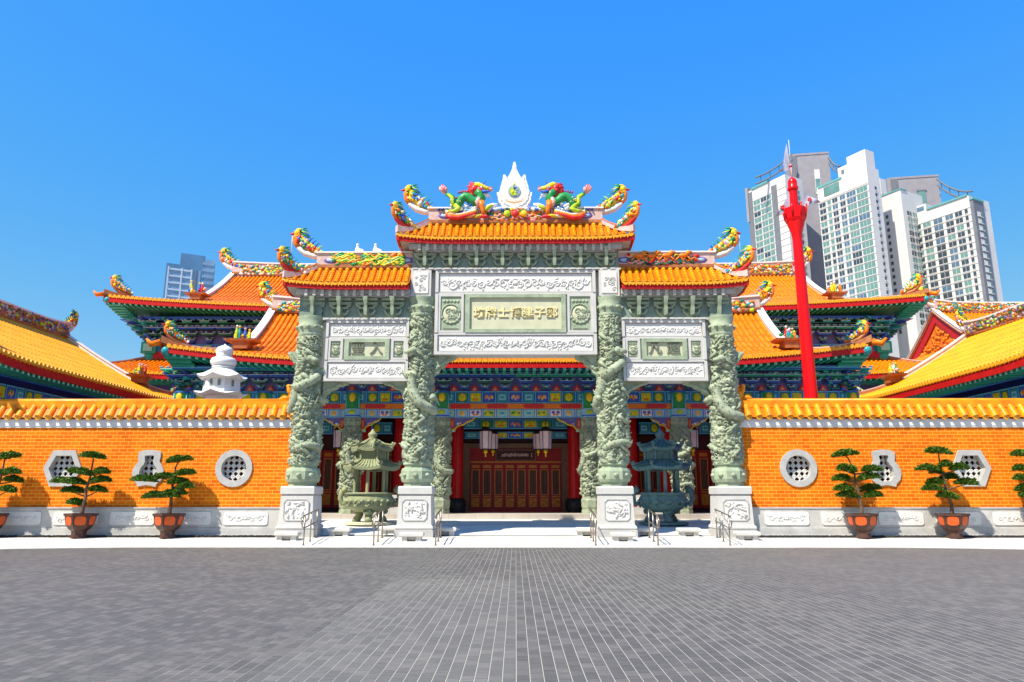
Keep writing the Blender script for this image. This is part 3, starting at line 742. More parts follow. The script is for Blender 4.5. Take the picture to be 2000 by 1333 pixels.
for cx, z, x1, w, hgt in ((-3.05, 6.74, 1, .85, .75), (3.05, 6.74, -1, .85, .75), (-7.15, 5.75, 1, .95, .5), (-4.02, 5.75, -1, .95, .5), (4.02, 5.75, 1, .95, .5), (7.15, 5.75, -1, .95, .5), (-8.15, 6.9, -1, .38, .62), (8.15, 6.9, 1, .38, .62)):
    m = MB(); s = x1
    ol = [(cx, z), (cx + s * w, z), (cx + s * w * .93, z - hgt * .16), (cx + s * w * .6, z - hgt * .3), (cx + s * w * .5, z - hgt * .5), (cx + s * w * .28, z - hgt * .62), (cx + s * w * .22, z - hgt * .85), (cx, z - hgt)]
    m.prism(ol if s < 0 else ol[::-1], 26.5, 26.8, 'stone_green')
    for q in range(7):
        f = (q + .5) / 7
        m.ell((cx + s * w * .75 * (1 - f) * .9 + s * .05, 26.48, z - .08 - hgt * .6 * f), (.09, .04, .06), 'stone_carved', 6, 4)
    m.build('corner_brace', gate)

def gate_roof(cx, W0, Wg, D0, ze, zr, lim=None, ridge_h=.55, side=0):
    tf = lambda x, y, z: (x + cx, y + GY, z)
    rf = Roof(tf, W0, Wg, D0, 0, ze, zr, 1., .14, .55, .7)
    u0, u1 = lim or (-W0, W0)
    mb = MB(); rf.slope(mb, 'f', .262, 'tile', u0, u1)
    rf.slope(mb, 'b', .262, 'tile', -u1, -u0, bar_ends=False)
    sides = [s for s, k in (('l', -1), ('r', 1)) if side in (0, k)]
    for s in sides: rf.slope(mb, s, .262, 'tile')
    roof = mb.build('tiled_roof', gate)
    f = MB()
    rf.eave(f, 'f', u0, u1, .17, 'fascia_red', .04, .08, .03); rf.eave(f, 'b', -u1, -u0, .17, 'fascia_red', .04, .08, .03)
    for s in sides: rf.eave(f, s, -D0, D0, .17, 'fascia_red', .04, .08, .03)
    f.build('fascia', roof)
    k = MB()
    rf.soffit(k, 'f', u0, u1, .32, ze - .12, 'stone_grey', .19); rf.soffit(k, 'b', -u1, -u0, .32, ze - .12, 'stone_grey', .19)
    for s in sides: rf.soffit(k, s, -D0, D0, W0 - .75, ze - .12, 'stone_grey', .19)
    w0, w1 = (u0 + .7 if side <= 0 else u0), (u1 - .7 if side >= 0 else u1)
    # stepped stone cornice below the fascia
    y0 = GY - D0
    k.box(cx + w0 + .0, cx + w1, GY - .50, GY - .28, ze - .42, ze - .14, 'stone_grey')
    k.box(cx + w0 - (.25 if side <= 0 else 0), cx + w1 + (.25 if side >= 0 else 0), GY - .62, GY - .502, ze - .34, ze - .14, 'stone_grey')
    n = int((w1 - w0) / .3)
    for i in range(n):
        x = cx + w0 + .1 + i * (w1 - w0 - .1) / n
        k.box(x, x + .11, GY - .73, GY - .622, ze - .42, ze - .17, 'stone_base')
    k.build('cornice', roof)
    for s, sx in (('l', -1), ('r', 1)):
        if s not in sides: continue
        h = MB(); P = rf.hip_path(sx, -1, 8, .1)
        h.bar(P, .2, [.16] * 6 + [.2, .22, .26], 'ridge_pink'); h.bar([(x, y, z + .2) for x, y, z in P[:7]], .1, .05, 'c_orange')
        h.build('hip_ridge', roof)
        h = MB(); h.bar(rf.hip_path(sx, 1, 8, .1), .2, .18, 'ridge_pink'); h.build('hip_ridge', roof)
        h = MB(); q = P[6]; bird(h, (q[0], q[1], q[2] + .15), (sx * .82, -.57), .80, random.Random(int(cx) + 5), 'c_red'); h.build('bird_ornament', roof)
        h = MB(); bird(h, (cx + sx * (Wg + .42), GY, zr + .38), (sx, 0), .95, random.Random(int(cx) + 9)); h.build('bird_ornament', roof)
    r = MB()
    x0, x1 = cx + (-Wg - .15 if side <= 0 else u0), cx + (Wg + .15 if side >= 0 else u1)
    r.box(x0, x1, GY - .14, GY + .14, zr - .12, zr + ridge_h - .06, 'ridge_pink')
    r.box(x0 - .05, x1 + .05, GY - .2, GY + .2, zr + ridge_h - .06, zr + ridge_h, 'ridge_white')
    r.box(x0, x1, GY - .2, GY - .142, zr - .1, zr + .02, 'ridge_brown')
    rd = r.build('ridge', roof)
    return roof, rf, rd, x0, x1, zr + ridge_h
rc, rfc, rdc, cx0, cx1, ctop = gate_roof(0, 4.5, 3.25, .88, 11.14, 12.12)
rl, rfl, rdl, lx0, lx1, ltop = gate_roof(-3.97, 4.72, 3.55, .86, 9.36, 10.3, (-4.72, 0), .55, -1)
rr_, rfr, rdr, rx0, rx1, rtop = gate_roof(3.97, 4.72, 3.55, .86, 9.36, 10.3, (0, 4.72), .55, 1)
def ridge_orn(par, x0, x1, z0, z1, cols, n, seed, r=.085):
    h = MB(); rg = random.Random(seed)
    for i in range(n):
        x = rg.uniform(x0, x1); z = rg.uniform(z0, z1); q = r * rg.uniform(.6, 1.4)
        h.ell((x, GY - .17, z), (q * rg.uniform(.8, 1.8), .07, q * rg.uniform(.6, 1.)), rg.choice(cols), 7, 4, Matrix.Rotation(rg.uniform(-.8, .8), 3, 'Y'))
    for i in range(n // 4):
        x = rg.uniform(x0 + .2, x1 - .2); z = rg.uniform(z0, z1); a = rg.uniform(-.6, .6)
        h.tube([(x + k * .12, GY - .2, z + .06 * math.sin(k * 1.6 + a)) for k in range(-3, 4)], [.01, .03, .04, .045, .04, .03, .01], rg.choice(cols), 5)
    h.build('ridge_relief', par)
for par, x0, x1, zr, s in ((rc, -3.1, 3.1, 12.12, 0), (rl, -7.3, -4.0, 10.3, -1), (rr_, 4.0, 7.3, 10.3, 1)):
    for k, f in enumerate((.06, .94)):     # framed cartouches on the ridge face
        h = MB(); x = lerp(x0, x1, f)
        h.ell((x, GY - .145, zr + .2), (.3, .03, .13), 'c_purple', 8, 4); h.ell((x, GY - .165, zr + .2), (.2, .03, .07), 'c_sky', 8, 4)
        h.build('cartouche', par)
ridge_orn(rl, -7.0, -4.3, 10.32, 10.74, ['c_lime', 'c_green', 'c_lime', 'c_yellow', 'c_orange', 'c_green'], 120, 5)
ridge_orn(rr_, 4.3, 7.0, 10.32, 10.68, ['c_black', 'c_dgreen', 'c_orange', 'c_pink', 'c_teal', 'c_dgreen', 'c_red'], 90, 6)
ridge_orn(rc, -1.0, 1.0, 12.12, 12.58, ['c_red', 'c_pink', 'c_dgreen', 'c_orange', 'c_yellow', 'ridge_brown', 'c_pink'], 90, 7)
for x, m in ((-.32, 'c_lime'), (.0, 'c_red'), (.33, 'c_yellow')):
    h = MB(); h.ell((x, GY - .26, 12.36), (.14, .08, .14), m, 12, 7); h.build('glazed_ball', rc)
for i, x in enumerate((-6.15, -5.45)):   # two small white figures on the ridge of the lower roof
    h = MB(); h.stack(x, GY, [(10.83, .08, .08), (10.98, .10, .08), (11.12, .045, .045)], 'c_white', 8); h.ell((x, GY, 11.17), (.06, .06, .07), 'c_white', 8, 5)
    h.tube([(x, GY, 10.98), (x + .2, GY - .03, 10.94), (x + .28, GY - .03, 10.88)], [.06, .055, .03], 'c_white', 6); h.build('white_figure', rl)
for i, x in enumerate((4.75, 5.25, 5.8, 6.45)):   # running horses
    h = MB(); z = 10.62; y = GY - .25; d = 1
    h.ell((x, y, z + .02), (.2, .08, .09), 'c_orange', 8, 5); h.tube([(x + .14, y, z + .05), (x + .24, y, z + .17), (x + .34, y, z + .15)], [.08, .055, .035], 'c_orange', 6)
    for e, f in ((-.16, -.1), (-.1, .06), (.1, -.08), (.16, .1)): h.tube([(x + e, y, z - .02), (x + e + f, y, z - .12), (x + e + f * 1.6, y, z - .2)], [.04, .03, .015], 'c_orange', 5)
    h.tube([(x - .18, y, z + .05), (x - .3, y, z + .06), (x - .36, y, z - .04)], [.03, .03, .01], 'c_yellow', 5); h.tube([(x + .12, y, z + .12), (x + .2, y, z + .24)], [.04, .02], 'c_yellow', 4)
    h.build('horse_figure', rr_)

def zoomed(ox, oy, sc_, Y): return lambda x, y, dy=0.: (lambda q: (q[0], Y + dy, q[1]))(at(ox + x / sc_, oy + y / sc_, Y))
DZ = zoomed(840, 340, 12.12, 26.5)
def dragon(mir):
    def w(x, y, dy=0.):
        p_ = DZ(x, y, dy); return (-p_[0], p_[1], p_[2]) if mir else p_
    U = .00200
    m = MB()
    m.tube([w(380, 470), w(470, 505), w(540, 560), w(545, 640), w(540, 730), w(600, 770), w(680, 720), w(740, 600), w(830, 540), w(920, 560), w(1000, 650), w(1090, 690), w(1170, 640), w(1220, 580), w(1180, 480), w(1100, 420)],
           [30 * U, 48 * U, 55 * U, 60 * U, 62 * U, 65 * U, 75 * U, 85 * U, 92 * U, 95 * U, 95 * U, 95 * U, 92 * U, 90 * U, 85 * U, 85 * U], 'c_green', 9)
    m.tube([w(430, 500, -.08), w(530, 580, -.09), w(535, 720, -.1), w(600, 760, -.1)], [25 * U, 38 * U, 38 * U, 25 * U], 'c_lime', 7)
    m.tube([w(1170, 600, -.12), w(1120, 700, -.13), w(1180, 800, -.12)], [40 * U, 55 * U, 40 * U], 'c_pink', 7)
    for i in range(9):
        f = i / 8; x, y = lerp(580, 1000, f), lerp(460, 420, f) - 40 * math.sin(f * 3.1) + (110 if f < .25 else 0)
        m.tube([w(x, y + 40), w(x - 18, y - 18)], [26 * U, 5 * U], rnd.choice(['c_red', 'c_purple', 'c_red']), 4)
    for k in range(26):     # scale flecks
        x, y = rnd.choice([(545, 640), (640, 680), (700, 640), (850, 560), (950, 600), (1050, 690), (1200, 620)])
        m.ell(w(x + rnd.uniform(-50, 50), y + rnd.uniform(-50, 50), -.12), (22 * U, .04, 16 * U), rnd.choice(['c_lime', 'c_teal', 'c_white', 'c_yellow', 'c_green']), 6, 4)
    body = m.build('dragon_sculpture', gate)
    h = MB()
    h.ell(w(1190, 400), (110 * U, .13, 100 * U), 'c_red', 10, 6)
    h.tube([w(1040, 290), w(1130, 260), w(1240, 310), w(1330, 350), w(1420, 350)], [40 * U, 62 * U, 60 * U, 50 * U, 40 * U], 'c_yellow', 8)
    h.ell(w(1440, 370), (52 * U, .1, 36 * U), 'c_pink', 8, 5); h.tube([w(1440, 350), w(1480, 290)], [22 * U, 6 * U], 'c_red', 5)
    h.tube([w(1220, 470), w(1310, 500), w(1420, 505)], [60 * U, 45 * U, 22 * U], 'c_white', 7); h.tube([w(1240, 440, -.1), w(1340, 450, -.1), w(1430, 430, -.08)], [40 * U, 30 * U, 14 * U], 'c_blue', 6)
    h.ell(w(1235, 345, -.12), (28 * U, .04, 26 * U), 'c_white', 8, 5); h.ell(w(1242, 345, -.16), (13 * U, .03, 13 * U), 'c_black', 6, 4)
    h.tube([w(1250, 300), w(1290, 200), w(1340, 160)], [18 * U, 12 * U, 3 * U], 'c_blue', 5); h.tube([w(1160, 270), w(1080, 210), w(1020, 220)], [20 * U, 14 * U, 4 * U], 'c_lime', 5)
    for k in range(4): h.tube([w(1400, 520 + 8 * k), w(1440 + 12 * k, 560 + 20 * k)], [10 * U, 3 * U], 'c_white', 4)
    h.build('head', body)
    n = MB()
    for k in range(14):
        a = R(100 + k * 14); r = rnd.uniform(150, 220)
        n.tube([w(1060, 370, rnd.uniform(-.08, .08)), w(1060 + .6 * r * math.cos(a), 370 - .6 * r * math.sin(a)), w(1060 + r * math.cos(a + .25), 370 - r * math.sin(a + .25))], [50 * U, 36 * U, 5 * U], 'c_red', 5)
    n.ell(w(1060, 370), (90 * U, .14, 110 * U), 'c_red', 9, 6); n.build('mane', body)
    t = MB()
    for k in range(7):
        f = k / 6 - .5
        t.tube([w(360, 440), w(310 + f * 120, 340 - 20 * math.cos(f * 3)), w(300 + f * 130, 240 + abs(f) * 110)], [45 * U, 46 * U, 6 * U], 'c_red' if k % 2 else 'c_pink', 6)
    t.build('tail_tuft', body)
    l = MB()
    l.tube([w(1210, 680, -.1), w(1230, 800, -.12), w(1265, 900, -.12), w(1270, 1000, -.12)], [75 * U, 60 * U, 45 * U, 40 * U], 'c_orange', 7)
    for k in range(4): l.tube([w(1270, 1000, -.12), w(1200 + 60 * k, 1060, -.16), w(1180 + 68 * k, 1085, -.14)], [36 * U, 28 * U, 8 * U], 'c_red', 5)
    l.build('leg', body)
    l = MB()
    l.tube([w(600, 760, -.05), w(700, 840, -.1), w(560, 920, -.12), w(460, 900, -.12)], [60 * U, 50 * U, 42 * U, 26 * U], 'c_lime', 7)
    for k in range(3): l.tube([w(470, 905, -.12), w(410 + 20 * k, 940 + 22 * k, -.14)], [24 * U, 6 * U], 'c_orange', 5)
    l.build('leg', body)
    c = MB()     # flowing wave and cloud base the dragon strides over
    for dy_, y0, cc, r in ((-.12, 0, 'c_orange', 48), (-.15, 55, 'c_red', 40), (-.08, -75, 'c_white', 34), (-.1, -40, 'c_lime', 30)):
        c.tube([w(380, 960 + y0, dy_), w(500, 1020 + y0 * .8, dy_), w(680, 1045 + y0 * .6, dy_), w(850, 1000 + y0 * .5, dy_), w(1050, 940 + y0 * .8, dy_), w(1110, 920 + y0, dy_)], [r * .6 * U, r * U, r * 1.1 * U, r * U, r * .8 * U, r * .3 * U], cc, 7)
    for k in range(40):
        c.ell(w(rnd.uniform(520, 1250), rnd.uniform(720, 920), rnd.uniform(-.05, .05)), (40 * U, .1, 30 * U), rnd.choice(['c_white', 'c_sky', 'c_white', 'c_blue', 'c_pink', 'c_white']), 7, 4)
    for k in range(24):
        x = rnd.uniform(700, 1150); c.tube([w(x, 1070, -.15), w(x + 90, 1020, -.17), w(x + 170, 1000 + rnd.uniform(-20, 60), -.15)], [10 * U, 20 * U, 6 * U], rnd.choice(['c_yellow', 'c_lime', 'c_orange', 'c_white', 'c_pink']), 5)
    c.tube([w(1330, 870), w(1400, 790), w(1500, 740), w(1600, 720)], [70 * U, 60 * U, 45 * U, 20 * U], 'c_white', 7); c.tube([w(1330, 900, -.1), w(1380, 810, -.12), w(1480, 760, -.1)], [35 * U, 40 * U, 20 * U], 'c_lime', 7)
    for k in range(10): c.ell(w(1400 + 40 * k, 850 + rnd.uniform(-30, 30), -.02), (40 * U, .1, 34 * U), rnd.choice(['c_sky', 'c_white', 'c_blue', 'c_white']), 7, 4)
    for k in range(3): c.tube([w(200 + 85 * k, 860), w(215 + 85 * k, 830), w(245 + 85 * k, 815)], [26 * U, 22 * U, 8 * U], 'c_navy' if k < 2 else 'c_dgreen', 5)
    c.build('cloud_base', body)
dragon(False); dragon(True)
EZ = zoomed(930, 310, 9.52, 26.62)
half = [(8, 75), (22, 90), (32, 150), (42, 200), (62, 255), (90, 310), (118, 352), (140, 385), (152, 392), (162, 325), (178, 312), (205, 315), (212, 345), (216, 400), (232, 440), (248, 510), (262, 525), (258, 560), (270, 592), (290, 640), (330, 640), (316, 690), (318, 705), (296, 725), (308, 770), (290, 790), (292, 820), (262, 840), (240, 890), (205, 900), (170, 930), (110, 945), (60, 985)]
pts = [EZ(715 + x, y) for x, y in half] + [EZ(715 - x, y) for x, y in half[::-1]]
em = MB(); em.prism([(q[0], q[2]) for q in pts], 26.55, 26.78, 'c_white')
inn = [((x - 0) * .86, 560 + (y - 560) * .86) for x, y in half]
pts2 = [EZ(715 + x, y) for x, y in inn] + [EZ(715 - x, y) for x, y in inn[::-1]]
em.prism([(q[0], q[2]) for q in pts2], 26.52, 26.548, 'stone_panel')
emb = em.build('crest_emblem', gate)
md = MB(); cc = EZ(715, 632)
cir = lambda r, n=28: [(cc[0] + r * math.cos(2 * math.pi * i / n), cc[2] + r * math.sin(2 * math.pi * i / n)) for i in range(n)]
md.prism(cir(.235), 26.49, 26.518, 'far_blue_pale'); md.prism([(cc[0] + .18 * math.cos(R(110 + 10 * i)), cc[2] + .18 * math.sin(R(110 + 10 * i))) for i in range(20)], 26.465, 26.488, 'c_lime')
for i in range(20):
    an = 2 * math.pi * i / 20; md.ell((cc[0] + .205 * math.cos(an), 26.485, cc[2] + .205 * math.sin(an)), (.018, .012, .018), 'c_white', 5, 3)
md.ell((cc[0] + .0, 26.47, cc[2] + .12), (.07, .02, .035), 'c_navy', 8, 4); md.ell((cc[0] - .07, 26.46, cc[2] - .04), (.05, .02, .07), 'c_yellow', 8, 4)
for i in range(9): md.ell((cc[0] + .05 + .02 * (i % 3) * 2, 26.48, cc[2] - .1 + .05 * (i // 3) * 1.6), (.02, .012, .03), ('c_white', 'c_sky', 'c_lime')[i % 3], 5, 3)
md.build('medallion', emb)
rb = MB()
rb.tube([EZ(715 + x, y, -.08) for x, y in ((-255, 700), (-200, 760), (-120, 815), (0, 840), (120, 815), (200, 760), (255, 700))], [.02, .05, .065, .07, .065, .05, .02], 'c_peach', 6, flat=.4)
for i in range(34):
    a_ = -1 + 2 * i / 33; rb.ell(EZ(715 + a_ * 235, 850 - 120 * a_ * a_ + rnd.uniform(-55, 30), -.08), (.05, .025, .03), ('c_peach', 'c_white', 'c_peach', 'c_yellow')[i % 4], 6, 4)
rb.build('ribbon', emb)
cr = MB(); cr.tube([EZ(715 + x, 440, -.07) for x in (-105, -50, 0, 50, 105)], [.008, .014, .03, .014, .008], 'far_blue_pale', 5); cr.tube([EZ(715, 450, -.07), EZ(715, 530, -.07)], [.03, .06], 'c_lime', 6); cr.build('monogram', emb)
for s in (-1, 1):   # lightning rods hanging beside the outer birds
    q = at(1007 + s * 436, 458, 26.7)
    m = MB(); m.tube([(q[0], 26.7, q[1]), (q[0] , 26.7, q[1] - .9)], .012, 'c_white', 5); m.ell((q[0], 26.7, q[1]), (.05, .03, .03), 'c_black', 6, 4); m.build('lightning_rod', gate)

# ------------------------------------------------------------------ perimeter walls with windows
WY = 26.5
def circ(r, n=24): return [(r * math.cos(2 * math.pi * i / n), r * math.sin(2 * math.pi * i / n)) for i in range(n)]
def hexo(hw, hh, tw): 
    P = [(hw, 0), (tw, hh), (-tw, hh), (-hw, 0), (-tw, -hh), (tw, -hh)]
    return P
VO = [(0, .66), (.22, .645), (.37, .58), (.37, .40), (.345, .25), (.43, .12), (.51, -.05), (.52, -.22), (.46, -.42), (.33, -.56), (.30, -.66), (.15, -.62), (0, -.60)]
VI = [(0, .46), (.10, .46), (.155, .44), (.15, .36), (.13, .24), (.17, .13), (.25, .03), (.285, -.12), (.275, -.28), (.22, -.40), (.15, -.46), (.08, -.47), (0, -.47)]
VO = [(x * 1.1, z) for x, z in VO]; VI = [(x * 1.1, z) for x, z in VI]
vase_o = VO + [(-x, z) for x, z in VO[-2:0:-1]]; vase_i = VI + [(-x, z) for x, z in VI[-2:0:-1]]
WINS = {'round': (circ(.67), circ(.455), .47, .47), 'vase': (vase_o, vase_i, .325, .49), 'hexagonal': (hexo(.70, .645, .40), hexo(.50, .45, .28), .505, .46)}
WZ = 2.59
def perimeter_wall(s, label):
    def xx(x): return s * x
    def bx(mb, a, b, y0, y1, z0, z1, m):
        x0, x1 = sorted((s * a, s * b)); mb.box(x0, x1, y0, y1, z0, z1, m)
    root = thing('perimeter_wall', label, 'wall', (s * 17, WY, .2), 0, 'orange brick walls beside the gateway')
    wins = [(10.2, 'round'), (13.3, 'vase'), (16.42, 'hexagonal')]
    X0, X1 = 7.95, 27.
    mb = MB(); x = X0
    for cx, k in wins:
        hw, hh = WINS[k][2:]
        bx(mb, x, cx - hw, WY, WY + .5, 1.22, 4.06, 'brick_orange')
        bx(mb, cx - hw, cx + hw, WY, WY + .5, 1.22, WZ - hh, 'brick_orange'); bx(mb, cx - hw, cx + hw, WY, WY + .5, WZ + hh, 4.06, 'brick_orange')
        x = cx + hw
    bx(mb, x, X1, WY, WY + .5, 1.22, 4.06, 'brick_orange')
    mb.build('brick_field', root)
    b = MB()
    bx(b, X0, X1, WY - .12, WY + .6, .15, 1.17, 'stone_base'); bx(b, X0, X1, WY - .15, WY + .62, 1.17, 1.22, 'stone_grey')
    bx(b, X0, X1, WY - .17, WY - .122, .15, .50, 'stone_base'); bx(b, X0, X1, WY - .2, WY - .172, .15, .27, 'stone_white')
    bs = b.build('stone_base', root)
    cx = 9.6
    i = 0
    while cx < 26:
        p_ = MB(); x = s * cx; h = .79
        ol = []
        for qx, qz, a0 in ((h - .1, .23 - .08, 0), (-h + .1, .23 - .08, 90), (-h + .1, -.23 + .08, 180), (h - .1, -.23 + .08, 270)):
            for k in range(4): a = R(a0 + k * 30); ol.append((x + qx + .1 * math.cos(a), .83 + qz + .08 * math.sin(a)))
        p_.prism(ol[::-1], WY - .15, WY - .121, 'stone_panel')
        scrolls(p_, x - h + .12, x + h - .12, .66, 1.0, WY - .152, 'stone_panel', 70 + i, .8, .014)
        p_.build('carved_panel', root)
        cx += 2.02 if i % 2 == 0 else 2.02; i += 1
    c = MB()
    bx(c, X0 - .02, X1, WY - .04, WY + .54, 4.06, 4.12, 'plaster'); bx(c, X0 - .03, X1, WY - .06, WY + .56, 4.12, 4.36, 'plaster')
    c.build('cornice', root)
    tf = lambda x, y, z: (x + s * (X0 + X1) / 2, y + WY + .25, z)
    half = (X1 - X0) / 2
    rf = Roof(tf, half, half - .001, .40, .1, 4.42, 4.86, .001, 0, .9, 1.)
    t = MB()
    def tm(side, u): return 1.
    rf.tmax = tm
    rf.pt = lambda side, u, tt, dn=0., do=0., rf=rf: (((u, -(lerp(.40, .1, tt) + do)) if side == 'f' else (-u, lerp(.40, .1, tt) + do)) + (rf.z(tt) + dn,))
    rf.slope(t, 'f', .37, 'tile', rr=.12, ns=1, drip=False); rf.slope(t, 'b', .37, 'tile', rr=.12, ns=1, drip=False)
    bx(t, X0 - .02, X1, WY - .07, WY + .57, 4.365, 4.39, 'tile_pan')
    cap = t.build('tiled_cap', root)
    r = MB(); bx(r, X0 - .02, X1, WY + .08, WY + .42, 4.80, 5.06, 'tile')
    r.tube([(s * (X0 - .02), WY + .25, 5.05), (s * X1, WY + .25, 5.05)], .11, 'tile', 8); r.build('ridge', cap)
    f = MB()    # glazed beast finial at the gateway end
    q = s * (X0 + .35)
    f.stack(q, WY + .25, [(5.05, .16, .12), (5.25, .2, .14), (5.4, .13, .12)], 'tile', 8)
    f.tube([(q, WY + .25, 5.3), (q - s * .12, WY + .25, 5.45), (q - s * .2, WY + .25, 5.6)], [.13, .11, .07], 'tile', 7)
    for k in (-.22, -.02, .18): f.tube([(q + s * k * .5, WY + .25, 5.3), (q + s * k, WY + .25, 5.5), (q + s * k * 1.1, WY + .25, 5.62)], [.1, .085, .06], 'tile', 6); f.ell((q + s * k * 1.1, WY + .25, 5.62), (.09, .08, .08), 'tile_bright', 7, 5)
    f.tube([(q + s * .1, WY + .25, 5.15), (q + s * .35, WY + .25, 5.18), (q + s * .55, WY + .25, 5.1)], [.12, .1, .05], 'tile', 6)
    f.build('beast_finial', cap)
    for cx, k in wins:
        o, i_, hw, hh = WINS[k]; x = s * cx
        w = MB()
        O = [(x + s * a, WZ + b_) for a, b_ in o]; I = [(x + s * a, WZ + b_) for a, b_ in i_]
        w.ring(O, I, WY - .055, WY - .003, 'stone_grey')
        I2 = [(x + s * a * .99, WZ + b_ * .99) for a, b_ in i_]
        w.ring([(x + s * a * 1.02, WZ + b_ * 1.02) for a, b_ in i_], I2, WY - .002, WY + .16, 'stone_grey')
        fr = w.build(k + '_window', root)
        l = MB(); st = .20; y = WY + .20
        n = int(max(hw, hh) / st) + 2
        for a in range(-n, n + 1):
            for b_ in range(-n, n + 1):
                px_, pz_ = a * st, b_ * st
                if abs(px_) > hw - .01 or abs(pz_) > hh - .01: continue
                R0 = .5 * st
                l.tube([(x + px_ + R0 * .98 * math.cos(2 * math.pi * q / 10), y, WZ + pz_ + R0 * .98 * math.sin(2 * math.pi * q / 10)) for q in range(11)], .024, 'stone_panel', 4, False)
                for sx, sz in ((1, 1), (1, -1)):
                    l.tube([(x + px_ - sx * st * .5, y, WZ + pz_ - sz * st * .5), (x + px_ - sx * st * .22, y, WZ + pz_ - sz * st * .2)], .028, 'stone_panel', 4)
                    l.tube([(x + px_ + sx * st * .5, y, WZ + pz_ + sz * st * .5), (x + px_ + sx * st * .22, y, WZ + pz_ + sz * st * .2)], .028, 'stone_panel', 4)
        l.build('lattice', fr)
        k2 = MB(); k2.box(x - hw, x + hw, WY + .4, WY + .42, WZ - hh, WZ + hh, 'door_dark'); k2.build('gap_shade_sheet', fr)  # added dark sheet stands for the shaded courtyard behind the lattice
    return root
perimeter_wall(-1, 'orange brick wall with yellow tiled cap, on the side of the white pagoda')
perimeter_wall(1, 'orange brick wall with yellow tiled cap, in front of the red flagpole')

# ------------------------------------------------------------------ potted bonsai
def bonsai(x, y, pads, label, seed, trunk, px0, py0, sc_):
    """pads: (pixel x, pixel y, half width) as surveyed on an enlarged photo; made round in plan"""
    root = thing('potted_bonsai', label, 'bonsai', (x, y, .2), 0, 'potted bonsai trees along the wall')
    rg = random.Random(seed)
    p_ = MB(); r6 = math.pi / 6
    p_.stack(x, y, [(.2, .27, .27), (.34, .23, .23), (.42, .24, .24), (.5, .34, .34), (.66, .44, .44), (.93, .49, .49), (.95, .53, .53), (1.02, .53, .53), (1.02, .46, .46), (.97, .44, .44)], 'pot_glaze', 6, r6)
    pot = p_.build('pot', root)
    for k in range(6):
        q = MB(); a = r6 + math.pi / 6 + k * math.pi / 3; c, s = math.cos(a), math.sin(a)
        d = lambda u, z, r: (x + c * r - s * u, y + s * r + c * u, z)
        ap = math.cos(math.pi / 6)
        vs = []
        for i in range(16):
            e = 2 * math.pi * i / 16; z = .775 + .15 * math.copysign(abs(math.sin(e)) ** .6, math.sin(e)); rr = lerp(.44, .49, (z - .66) / .27) * ap + .008
            vs.append(d(.175 * math.copysign(abs(math.cos(e)) ** .6, math.cos(e)), z, rr))
        q.add(vs, [tuple(range(16))], 'pot_red')
        q.build('glazed_panel', pot)
    so = MB(); so.stack(x, y, [(.975, .43, .43), (.99, .43, .43)], 'soil', 6, r6)
    for k in range(30): so.ell((x + rg.uniform(-.3, .3), y + rg.uniform(-.3, .3), .99), (.05, .05, .025), 'soil', 5, 3)
    so.build('soil', pot)
    U = 1 / sc_ / 1410 * y * 1.0
    def w(px, py, dy=0.):
        return Vector((x + (px - px0) * U, y + dy, 1.0 + (py0 - py) * U * 1.02))
    tr = MB()
    T = [w(*t) for t in trunk]; n = len(T)
    tr.tube([T[0] - Vector((0, 0, .05))] + T, [.085] + [lerp(.065, .022, i / (n - 1)) for i in range(n)], 'bark', 7)
    pr = []
    for px, py, hw in pads:
        C = w(px, py, rg.uniform(-.16, .16)); pr.append((C, hw * U))
        best = min(T, key=lambda t: abs(t.z - (C.z - .12)) + .2 * abs(t.x - C.x))
        mid = (best + C) / 2 + Vector((0, 0, -.03))
        tr.tube([best, mid, C - Vector((0, 0, .05))], [.03, .022, .012], 'bark', 5)
        for e in range(4):
            a = rg.uniform(0, 6.28); tr.tube([C - Vector((0, 0, .05)), C + Vector((math.cos(a) * hw * U * .6, math.sin(a) * hw * U * .5, .01))], [.012, .006], 'bark', 4)
    tr.build('trunk', root)
    for C, hw in pr:
        f = MB(); dep = min(hw, .30) if hw < .3 else hw * .75
        n = int(2300 * (hw / .3))
        tilt = rg.uniform(-.12, .12)
        lob = [(rg.uniform(-.6, .6), rg.uniform(-.5, .5), rg.uniform(.5, .75)) for _ in range(5)] + [(-.6, 0, .45), (.6, 0, .45), (0, 0, .8)]
        for i in range(n):
            lx, ly, lr = rg.choice(lob)
            a = rg.uniform(0, 6.28); q_ = math.sqrt(rg.random()) * lr; u, v = lx + q_ * math.cos(a), ly + q_ * math.sin(a)
            dd = math.hypot(u, v)
            if dd > 1.05: continue
            top = math.sqrt(max(0, 1.1 - dd * dd)) * (.85 + .3 * noise.noise(Vector((u * 3 + C.x, v * 3, C.z))))
            h = .235 * top * (1 - .9 * rg.random() ** 1.5) - .07
            P = C + Vector((u * hw, v * dep, h + tilt * u * hw))
            s1 = rg.uniform(.03, .055); yaw = rg.uniform(0, 6.28); pit = rg.uniform(-.2, .9)
            t1 = Vector((math.cos(yaw) * math.cos(pit), math.sin(yaw) * math.cos(pit), math.sin(pit))); t2 = t1.cross(Vector((rg.uniform(-1, 1), rg.uniform(-1, 1), 1))).normalized()
            f.add([tuple(P), tuple(P + t1 * s1 + t2 * s1 * .38), tuple(P + t1 * s1 * 1.9), tuple(P + t1 * s1 - t2 * s1 * .38)], [(0, 1, 2, 3)], 'leaf')
        f.build('foliage_pad', root)
    return root
BY = 25.72
pA = [(580, 392, 78), (500, 490, 78), (635, 490, 52), (430, 550, 108), (630, 540, 62), (460, 606, 76), (610, 600, 52), (490, 680, 56)]
tA = [(543, 735), (548, 690), (556, 640), (548, 600), (562, 560), (570, 510), (572, 460), (576, 410)]
